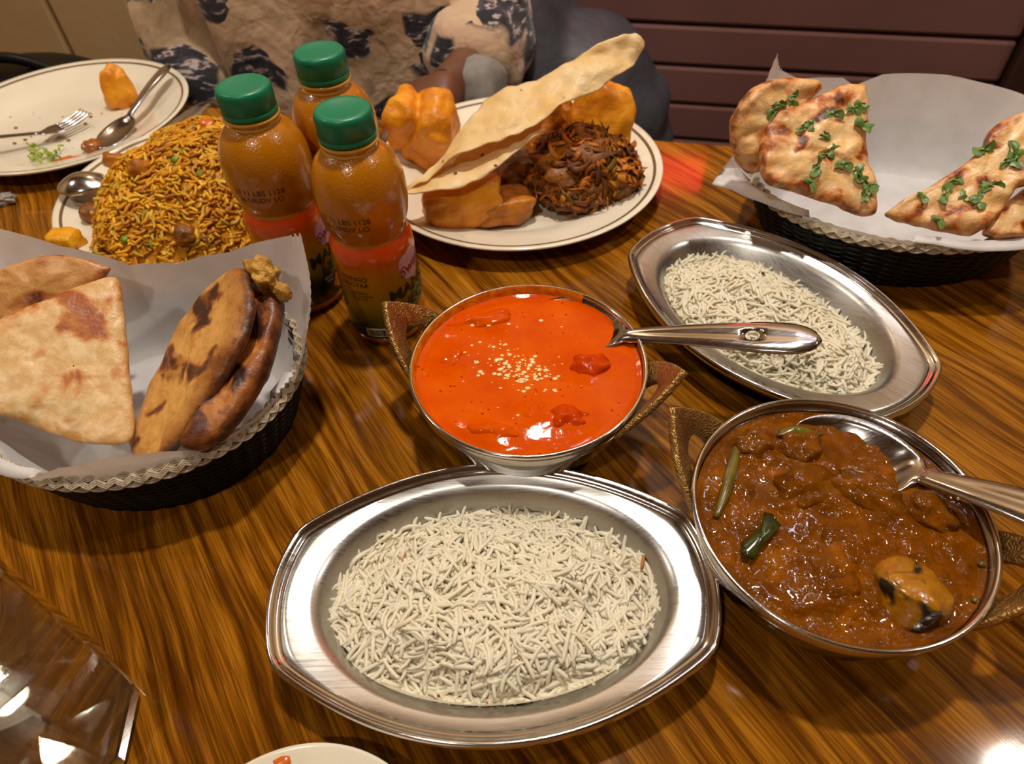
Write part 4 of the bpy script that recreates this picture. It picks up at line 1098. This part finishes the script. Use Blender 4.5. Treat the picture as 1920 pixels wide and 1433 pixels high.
# breads: outlines on a tilted plane, with thickness, puffed surface and crust
def bread(name, label, outline, anchors, thick, mat, seed, cat, bump=.0016, group=None, edge_bias=None, round_=.5, back=True):
    A, B, C = (at(*q) for q in anchors)
    nrm = np.cross(B - A, C - A); nrm /= np.linalg.norm(nrm)
    if nrm @ (EYE - A) < 0: nrm = -nrm
    P = []
    for x, y in outline:
        d = ray(x, y); P.append(EYE + d * (((A - EYE) @ nrm) / (d @ nrm)))
    P = np.array(P); c = P.mean(0)
    # resample the outline smoothly
    n = 160; Pc = np.vstack([P, P[:1]]); seg = np.r_[0, np.cumsum(np.linalg.norm(np.diff(Pc, axis=0), axis=1))]
    tt = np.linspace(0, seg[-1], n, endpoint=False); Q = np.stack([np.interp(tt, seg, Pc[:, k]) for k in range(3)], 1)
    for _ in range(2): Q = (np.roll(Q, 1, 0) + 2 * Q + np.roll(Q, -1, 0)) / 4
    prof = [(0.01, 1.), (.09, 1.), (.18, 1.), (.27, 1.), (.36, 1.), (.45, 1.), (.54, 1.), (.63, 1.), (.72, .985), (.80, .95), (.87, .88), (.93, .74), (.97, .54), (.99, .3), (1., 0.)]
    rows, crust = [], []
    for sgn, pr in ((1, prof), (-1, prof[::-1][1:])):
        for f, hgt in pr:
            row = []
            for i, q in enumerate(Q):
                p = c + (q - c) * f
                nz = (n3(p, 70, seed) * .8 + n3(p, 160, seed + 4) * .4) * bump * (1 if sgn > 0 else .6)
                wob = 1 + .012 * n3(q, 140, seed + 8)
                p = c + (q - c) * f * wob
                row.append(p + nrm * ((hgt * thick / 2) * sgn - thick / 2 + nz * (1 if hgt > .1 else .5)))
                crust.append(max(0, (f - .6) / .4) * (edge_bias(i / n) if edge_bias else 1.))
            rows.append(row)
    V, F = rings(rows, True, False, False)
    base = c.copy(); V = [v - base for v in V]
    o = mesh_obj(name, V, F, mat, None, True, tuple(base)); set_attr(o, 'crust', crust); tag(o, label, cat, group)
    return o, (c, nrm, A)
G1 = 'paratha pieces in the left basket'; G2 = 'naan pieces in the far right basket'
bread('stuffed_paratha', 'browned paratha wedge at the back left of the left basket', [(-70, 560), (0, 503), (50, 484), (100, 477), (150, 484), (206, 502), (180, 540), (100, 575), (0, 620), (-70, 660)],
      [(206, 502, .094), (0, 503, .102), (0, 620, .072)], .007, 'paratha_brown', 4., 'bread', .0022, G1)
bread('stuffed_paratha', 'pale paratha wedge with brown spots at the front of the left basket', [(-90, 655), (0, 590), (90, 553), (160, 526), (205, 513), (219, 514), (228, 560), (236, 640), (243, 720), (250, 790), (246, 822), (228, 832), (180, 832), (130, 826), (70, 803), (0, 776), (-90, 760)],
      [(218, 514, .098), (250, 800, .050), (0, 690, .082)], .008, 'paratha', 9., 'bread', .0012, G1)
eb = lambda f: 1. if (f < .45) else .15
bread('stuffed_paratha', 'crusty paratha slice with dark edge leaning in the left basket', [(430, 497), (444, 496), (455, 520), (462, 565), (448, 625), (405, 705), (350, 792), (305, 848), (262, 878), (240, 866), (231, 826), (252, 765), (288, 690), (325, 610), (368, 548), (402, 513)],
      [(440, 498, .112), (405, 705, .088), (290, 690, .060)], .010, 'paratha_edge', 14., 'bread', .0016, G1, eb)
o2, _ = bread('stuffed_paratha', 'dark crusted paratha slice at the right side of the left basket', [(468, 525), (505, 532), (522, 552), (516, 600), (490, 690), (440, 770), (400, 818), (350, 840), (326, 832), (352, 795), (405, 715), (452, 625), (462, 570)],
      [(510, 545, .100), (470, 730, .080), (405, 715, .080)], .015, 'paratha_dark', 19., 'bread', .0022, G1)
fp = at(492, 515, .104); base = np.array(o2.location)
f1 = blob('filling', (.016, .008, .010), 'filling', tuple(fp - base), (0, R(-25), R(-50)), 2.2, .45, 2., 3., 4, o2); tag(f1, 'yellow potato filling spilling out')
fp = at(530, 548, .100); f2 = blob('filling', (.005, .004, .006), 'filling', tuple(fp - base), (0, 0, 0), 2.2, .4, 2., 5., 3, o2)

def cilantro_leaf_mesh(seed):
    rg = random.Random(seed); n = 30; lob = rg.choice((3, 4, 5)); rows = []
    for k in range(5):
        f = max(k / 4, .03); row = []
        for i in range(n):
            th = 2 * PI * i / n; r_ = .0042 * (.62 + .38 * abs(math.sin(th * lob / 2 + seed))) * (1.5 if abs(math.cos(th)) > .7 else .75) * f
            row.append((r_ * math.cos(th), r_ * math.sin(th), (.0010 * math.sin(f * 3 + seed) * math.cos(2 * th + seed) + .0004 * f)))
        rows.append(row)
    V, F = rings(rows); me = bpy.data.meshes.new('cilantro_leaf'); me.from_pydata(V, [], F); me.materials.append(MT['cilantro']); me.polygons.foreach_set('use_smooth', [True] * len(F)); return me
LEAVES = [cilantro_leaf_mesh(s) for s in range(1, 6)]
def herbs(o, info, pix, seed):
    c, nrm, A = info; rg = random.Random(seed)
    z = Vector(nrm)
    for k, (x, y) in enumerate(pix):
        d = ray(x, y); p = EYE + d * (((A - EYE) @ nrm) / (d @ nrm)) + nrm * .0008
        l = bpy.data.objects.new('cilantro_leaf', LEAVES[rg.randrange(5)]); link(l, o)
        q = z.to_track_quat('Z', 'Y').to_matrix() @ Matrix.Rotation(rg.uniform(0, 2 * PI), 3, 'Z') @ Matrix.Rotation(rg.uniform(-.35, .35), 3, 'X')
        mtx = q.to_4x4(); sc = rg.uniform(.75, 1.35)
        mtx = mtx @ Matrix.Diagonal((sc, sc, sc, 1)); mtx.translation = Vector(p) - o.location
        l.matrix_local = mtx
n1, i1 = bread('herb_naan', 'charred herb naan piece at the back left of the far right basket', [(1455, 150), (1500, 146), (1548, 150), (1552, 165), (1500, 215), (1470, 270), (1440, 322), (1412, 330), (1392, 310), (1381, 270), (1381, 232), (1400, 190), (1425, 165)],
      [(1455, 150, .136), (1395, 310, .084), (1540, 160, .128)], .015, 'naan', 3., 'bread', .0045, G2)
herbs(n1, i1, [(1487, 180), (1462, 197), (1478, 205), (1450, 205)], 1)
n2, i2 = bread('herb_naan', 'large herb naan piece standing at the left of the far right basket', [(1634, 149), (1600, 147), (1560, 162), (1510, 185), (1462, 205), (1438, 232), (1429, 270), (1431, 318), (1448, 342), (1500, 353), (1570, 378), (1630, 402), (1655, 396), (1653, 350), (1636, 300), (1635, 220)],
      [(1634, 149, .132), (1650, 395, .070), (1431, 318, .090)], .016, 'naan', 8., 'bread', .0050, G2)
herbs(n2, i2, [(1505, 240), (1520, 235), (1562, 215), (1600, 205), (1615, 200), (1620, 235), (1545, 290), (1562, 283), (1532, 315), (1608, 325), (1618, 335), (1580, 310), (1622, 365), (1632, 345), (1520, 345), (1543, 255)], 2)
n3_, i3 = bread('herb_naan', 'large herb naan piece lying at the right of the far right basket', [(2010, 205), (1960, 190), (1918, 205), (1880, 222), (1858, 240), (1856, 265), (1800, 312), (1740, 350), (1690, 374), (1660, 396), (1690, 410), (1770, 428), (1826, 437), (1862, 418), (1890, 385), (1912, 345), (2010, 320)],
      [(1918, 205, .122), (1665, 398, .068), (1900, 370, .084)], .015, 'naan', 13., 'bread', .0050, G2)
herbs(n3_, i3, [(1845, 282), (1885, 305), (1900, 285), (1790, 340), (1770, 365), (1840, 355), (1860, 350), (1815, 370), (1760, 415), (1730, 370), (1905, 300), (1830, 380)], 3)
n4, i4 = bread('herb_naan', 'lower herb naan piece under the large one at the far right', [(1868, 402), (1900, 372), (1935, 345), (2010, 345), (2010, 460), (1930, 440), (1880, 442), (1856, 432)],
      [(1868, 402, .072), (1930, 440, .062), (1935, 345, .082)], .012, 'naan', 18., 'bread', .0026, G2)

# ------------------------------------------------------------------ water glass
GC = (-.2345, .1045)
def octa(r, z, n=8, rot=R(22.5 + 6)): return [(r * math.cos(2 * PI * i / n + rot), r * math.sin(2 * PI * i / n + rot), z) for i in range(n)]
t = thing('water_glass', 'eight-sided clear glass tumbler of water at the bottom left', 'glass', (*GC, .0006))
rows = [octa(.0438, .0155), octa(.0457, .0160), octa(.0475, .128), octa(.0465, .130), octa(.0452, .128), octa(.0418, .024), octa(.0405, .0158), octa(.0438, .0155)]
V, F = rings(rows); o = mesh_obj('tumbler_wall', V, F, 'glass', t, False); bevel(o, .0014, 2)
rows = [octa(.0005, .0), octa(.0405, .0), octa(.0438, .003), octa(.0456, .0152), octa(.040, .0152), octa(.034, .0120), octa(.0005, .0105)]
V, F = rings(rows); o = mesh_obj('thick_base', V, F, 'glass_base', t, False); bevel(o, .0016, 2)
rows = [octa(.0005, .0115), octa(.0338, .0128), octa(.0404, .0165), octa(.0420, .0239), octa(.0438, .066), octa(.0005, .066)]
V, F = rings(rows); o = mesh_obj('water', V, F, 'water', None, False, (*GC, 0)); tag(o, 'clear water inside the tumbler', 'water')

# ------------------------------------------------------------------ person, jacket, bag
def skin_mesh(name, nodes, edges, mat, parent, sub=2, root=0):
    bm = bmesh.new(); lay = bm.verts.layers.skin.verify()
    vs_ = [bm.verts.new(p) for p, _ in nodes]
    for a_, b_ in edges: bm.edges.new((vs_[a_], vs_[b_]))
    for i, (v, (_, r_)) in enumerate(zip(vs_, nodes)):
        v[lay].radius = r_ if isinstance(r_, tuple) else (r_, r_); v[lay].use_root = (i == root)
    me = bpy.data.meshes.new(name); bm.to_mesh(me); bm.free(); me.materials.append(MT[mat])
    o = link(bpy.data.objects.new(name, me), parent)
    md = o.modifiers.new('Skin', 'SKIN'); md.use_smooth_shade = True
    subsurf(o, sub); return o
MT['skin'] = speckled('skin', [(.3, lin(96, 58, 40)), (.7, lin(112, 70, 50))], 20, rough=.45)
MT['hair'] = simple('black_hair', lin(20, 16, 14), .4)
MT['denim'] = speckled('dark_denim', [(.3, lin(34, 36, 48)), (.7, lin(48, 50, 62))], 60, rough=.8)
MT['grey_knit'] = speckled('grey_knit', [(.3, lin(120, 114, 108)), (.7, lin(140, 134, 126))], 90, rough=.85)
def jacket_mat():
    mt, nt, b = new_mat('printed_jacket'); co0 = objco(nt)
    co = nd(nt, 'ShaderNodeVectorMath', {0: co0, 1: nd(nt, 'ShaderNodeVectorMath', {0: nd(nt, 'ShaderNodeTexNoise', {'Vector': co0, 'Scale': 14., 'Detail': 2.}).outputs['Color'], 1: (.045, .045, .045)}, operation='MULTIPLY').outputs[0]}, operation='ADD').outputs[0]
    v = nd(nt, 'ShaderNodeTexVoronoi', {'Vector': nd(nt, 'ShaderNodeMapping', {'Vector': co, 'Scale': (1, 1, 1.7)}).outputs[0], 'Scale': 13., 'Randomness': 1.}, distance='CHEBYCHEV')
    gate = nd(nt, 'ShaderNodeSeparateColor', {'Color': v.outputs['Color']})
    c = ramp(nt, noisen(nt, co, 9, 3), [(.3, lin(190, 156, 126)), (.5, lin(212, 178, 148)), (.62, lin(164, 138, 106)), (.8, lin(204, 172, 142))])
    detail = noisen(nt, nd(nt, 'ShaderNodeMapping', {'Vector': co, 'Scale': (1, 1, 3)}).outputs[0], 48, 3)
    dark = ramp(nt, detail, [(.40, lin(34, 30, 40)), (.52, lin(70, 60, 70)), (.58, lin(180, 165, 160)), (.66, lin(84, 40, 46))], 'CONSTANT')
    m_ = mathn(nt, 'MULTIPLY', ramp(nt, gate.outputs[0], [(.50, (0, 0, 0)), (.52, (1, 1, 1))]), ramp(nt, v.outputs['Distance'], [(.42, (1, 1, 1)), (.50, (0, 0, 0))]))
    c = mixc(nt, m_, c, dark)
    setb(nt, b, col=c, rough=.85, sheen=.2, normal=bumpn(nt, noisen(nt, co, 24, 3), .006)); return mt
MT['jacket'] = jacket_mat()
per = thing('person', 'seated person in tan printed jacket across the table, forearm near the plate', 'person', (-.19, .96, -.31))
PO = np.array(per.location)
def rel(p): return tuple(np.array(p) - PO)
pel, bel, chs, nkb, nkt, hd, hdt = (-.17, 1.00, -.22), (-.18, .965, -.02), (-.185, .955, .18), (-.185, .965, .31), (-.18, .955, .345), (-.175, .938, .415), (-.175, .945, .495)
sR, eR, wR, hR = (-.03, .955, .25), (-.012, .895, .010), (-.038, .772, .022), (-.068, .722, .016)
sL, eL, wL, hL = (-.355, .985, .25), (-.395, .935, .00), (-.33, .855, -.08), (-.29, .85, -.12)
kR, kL = (-.12, .62, -.24), (-.33, .66, -.24)
body_nodes = [(rel(pel), (.13, .10)), (rel(bel), (.125, .09)), (rel(chs), (.14, .095)), (rel(nkb), .06), (rel(nkt), .05), (rel(hd), (.070, .085)), (rel(hdt), (.066, .078)),
              (rel(sR), .045), (rel(eR), .036), (rel(wR), .025), (rel(sL), .045), (rel(eL), .036), (rel(wL), .025),
              (rel(hR), (.032, .014)), (rel(hL), (.032, .014)), ]
ed = [(0, 1), (1, 2), (2, 3), (3, 4), (4, 5), (5, 6), (2, 7), (7, 8), (8, 9), (2, 10), (10, 11), (11, 12), (9, 13), (12, 14)]
def fingers(hand, wrist, base):
    h_, w_ = np.array(hand), np.array(wrist); d = h_ - w_; d /= np.linalg.norm(d); s = np.cross(d, [0, 0, 1.]); s /= np.linalg.norm(s)
    for k, (off, L) in enumerate(((-.024, .058), (-.008, .068), (.008, .064), (.023, .050))):
        i = len(body_nodes)
        p1 = h_ + d * .022 + s * off; p2 = p1 + d * L * .5 + np.array([0, 0, -.004]); p3 = p1 + d * L * .92 + np.array([0, 0, -.014])
        body_nodes.extend([(rel(p1), .0095), (rel(p2), .0085), (rel(p3), .007)]); ed.extend([(base, i), (i, i + 1), (i + 1, i + 2)])
    i = len(body_nodes); sd = 1 if base == 13 else -1
    p1 = w_ + d * .02 + s * (.026 * sd); p2 = p1 + d * .03 + s * .016 * sd
    body_nodes.extend([(rel(p1), .011), (rel(p2), .0085)]); ed.extend([(base, i), (i, i + 1)])
fingers(hR, wR, 13); fingers(hL, wL, 14)
skin_mesh('body', body_nodes, ed, 'skin', per)
for s in (-1, 1):
    o = blob('eye', (.0125, .010, .0075), 'ink_white', rel((-.175 + s * .028, .878, .443)), (0, 0, 0), 2., 0, 1, 0, 3, per)
    blob('iris', (.0052, .004, .0052), 'hair', (0, -.0078, 0), (0, 0, 0), 2., 0, 1, 0, 2, o)
    blob('eyebrow', (.017, .006, .0032), 'hair', rel((-.175 + s * .029, .872, .462)), (0, R(s * 8), 0), 2., .1, 1, 0, 3, per)
    blob('ear', (.009, .017, .028), 'skin', rel((-.175 + s * .072, .952, .435)), (0, 0, 0), 2., .1, 1, 1., 3, per)
blob('nose', (.013, .017, .024), 'skin', rel((-.176, .866, .415)), (R(-12), 0, 0), 2., .05, 1, 1., 3, per, taper=.55)
blob('mouth', (.021, .008, .006), 'bench', rel((-.176, .876, .380)), (0, 0, 0), 2., .05, 1, 1., 3, per)
blob('hair', (.080, .092, .070), 'hair', rel((-.175, .968, .500)), (R(-14), 0, 0), 2., .10, 3, 1., 4, per)
tx = bpy.data.textures.new('cloth_folds', 'CLOUDS'); tx.noise_scale = .07; tx.noise_depth = 2
def cloth(o, st=.03):
    md = o.modifiers.new('Folds', 'DISPLACE'); md.texture = tx; md.strength = st; md.mid_level = .5; md.texture_coords = 'LOCAL'; return o
f = lambda a_, b_, t_: tuple(np.array(a_) * (1 - t_) + np.array(b_) * t_)
jn = [(rel((-.17, .985, -.27)), (.165, .125)), (rel((-.18, .955, -.08)), (.170, .135)), (rel(bel), (.165, .130)), (rel(chs), (.165, .125)), (rel((-.185, .965, .29)), (.085, .075)),
      (rel(sR), .075), (rel(f(sR, eR, .5)), .070), (rel((-.010, .892, .020)), .070), (rel(f(eR, wR, .45)), .072), (rel(f(eR, wR, .84)), .058),
      (rel(sL), .075), (rel(f(sL, eL, .5)), .070), (rel(eL), .064), (rel(f(eL, wL, .8)), .050)]
o = skin_mesh('jacket', jn, [(0, 1), (1, 2), (2, 3), (3, 4), (3, 5), (5, 6), (6, 7), (7, 8), (8, 9), (3, 10), (10, 11), (11, 12), (12, 13)], 'jacket', per, 3, 2)
cloth(o, .030); tag(o, 'tan jacket printed with dark pictures')
o = skin_mesh('shirt_cuff', [(rel((-.018, .80, -.004)), .036), (rel((-.022, .775, -.002)), .042), (rel((-.034, .752, .008)), .038), (rel((-.048, .738, .012)), .028)], [(0, 1), (1, 2), (2, 3)], 'grey_knit', per, 3); cloth(o, .040)
tag(o, 'grey undershirt cuff')
skin_mesh('trousers', [(rel((-.17, 1.0, -.25)), (.13, .095)), (rel((-.12, .93, -.25)), .085), (rel(kR), .065), (rel((-.12, .64, -.68)), .05), (rel((-.26, .95, -.25)), .085), (rel(kL), .065), (rel((-.33, .68, -.68)), .05)],
          [(0, 1), (1, 2), (2, 3), (0, 4), (4, 5), (5, 6)], 'denim', per, 2)
for x, y in ((-.12, .60), (-.33, .64)): blob('shoe', (.045, .11, .045), 'badge', rel((x, y, -.705)), (0, 0, 0), 2.6, .05, 1, 1., 3, per, flat=.15)
# dark quilted jacket heaped on the bench
MT['navy'] = speckled('dark_nylon', [(.3, lin(50, 50, 57)), (.7, lin(68, 67, 75))], 14, rough=.55, bump=.004, bscale=22)
bm = bmesh.new(); bmesh.ops.create_icosphere(bm, subdivisions=5, radius=1.)
for v in bm.verts:
    p = v.co; kf = (abs(p.x) ** 2.1 + abs(p.y) ** 2.1 + abs(p.z) ** 2.1) ** (-1 / 2.1); q = p * kf
    fold = .05 * n3(q, 1.6, 3.) + .03 * n3((q.x * 1.2, q.y, q.z * 3.2), 1.6, 8.) + .018 * math.sin(q.z * 16 + 2 * q.x)
    q *= 1 + fold
    q.x *= 1 - .06 * max(0, q.z)
    zz = q.z * .162; zz = (zz + .162) * (1 + .95 * max(0, -q.x + .0)) - .162
    v.co = Vector((q.x * .150, q.y * .125, zz))
hp = room(to_room(.104, .955)[0], to_room(.104, .955)[1])
t = thing('padded_jacket', 'dark charcoal padded jacket heaped on the bench beside the person', 'jacket', (hp[0], hp[1], -.31), TH)
o = bm_obj('jacket_body', bm, 'navy', t); o.location = (0, 0, .162)
zp = [(.105, -.112, z) for z in np.linspace(.10, .5, 14)]
# bag at far left
t = thing('black_bag', 'black bag on the bench behind the leftover plate', 'bag', (-.70, 1.03, -.31), R(-10))
blob('bag_body', (.17, .09, .135), 'black_weave', (0, 0, .132), (0, 0, 0), 4., .06, 1.5, 2., 4, t)
mesh_obj('strap', *tube([(-.10 + .2 * i / 15, 0, .25 + .03 * math.sin(PI * i / 15)) for i in range(16)], .008, 8), 'black_weave', t)
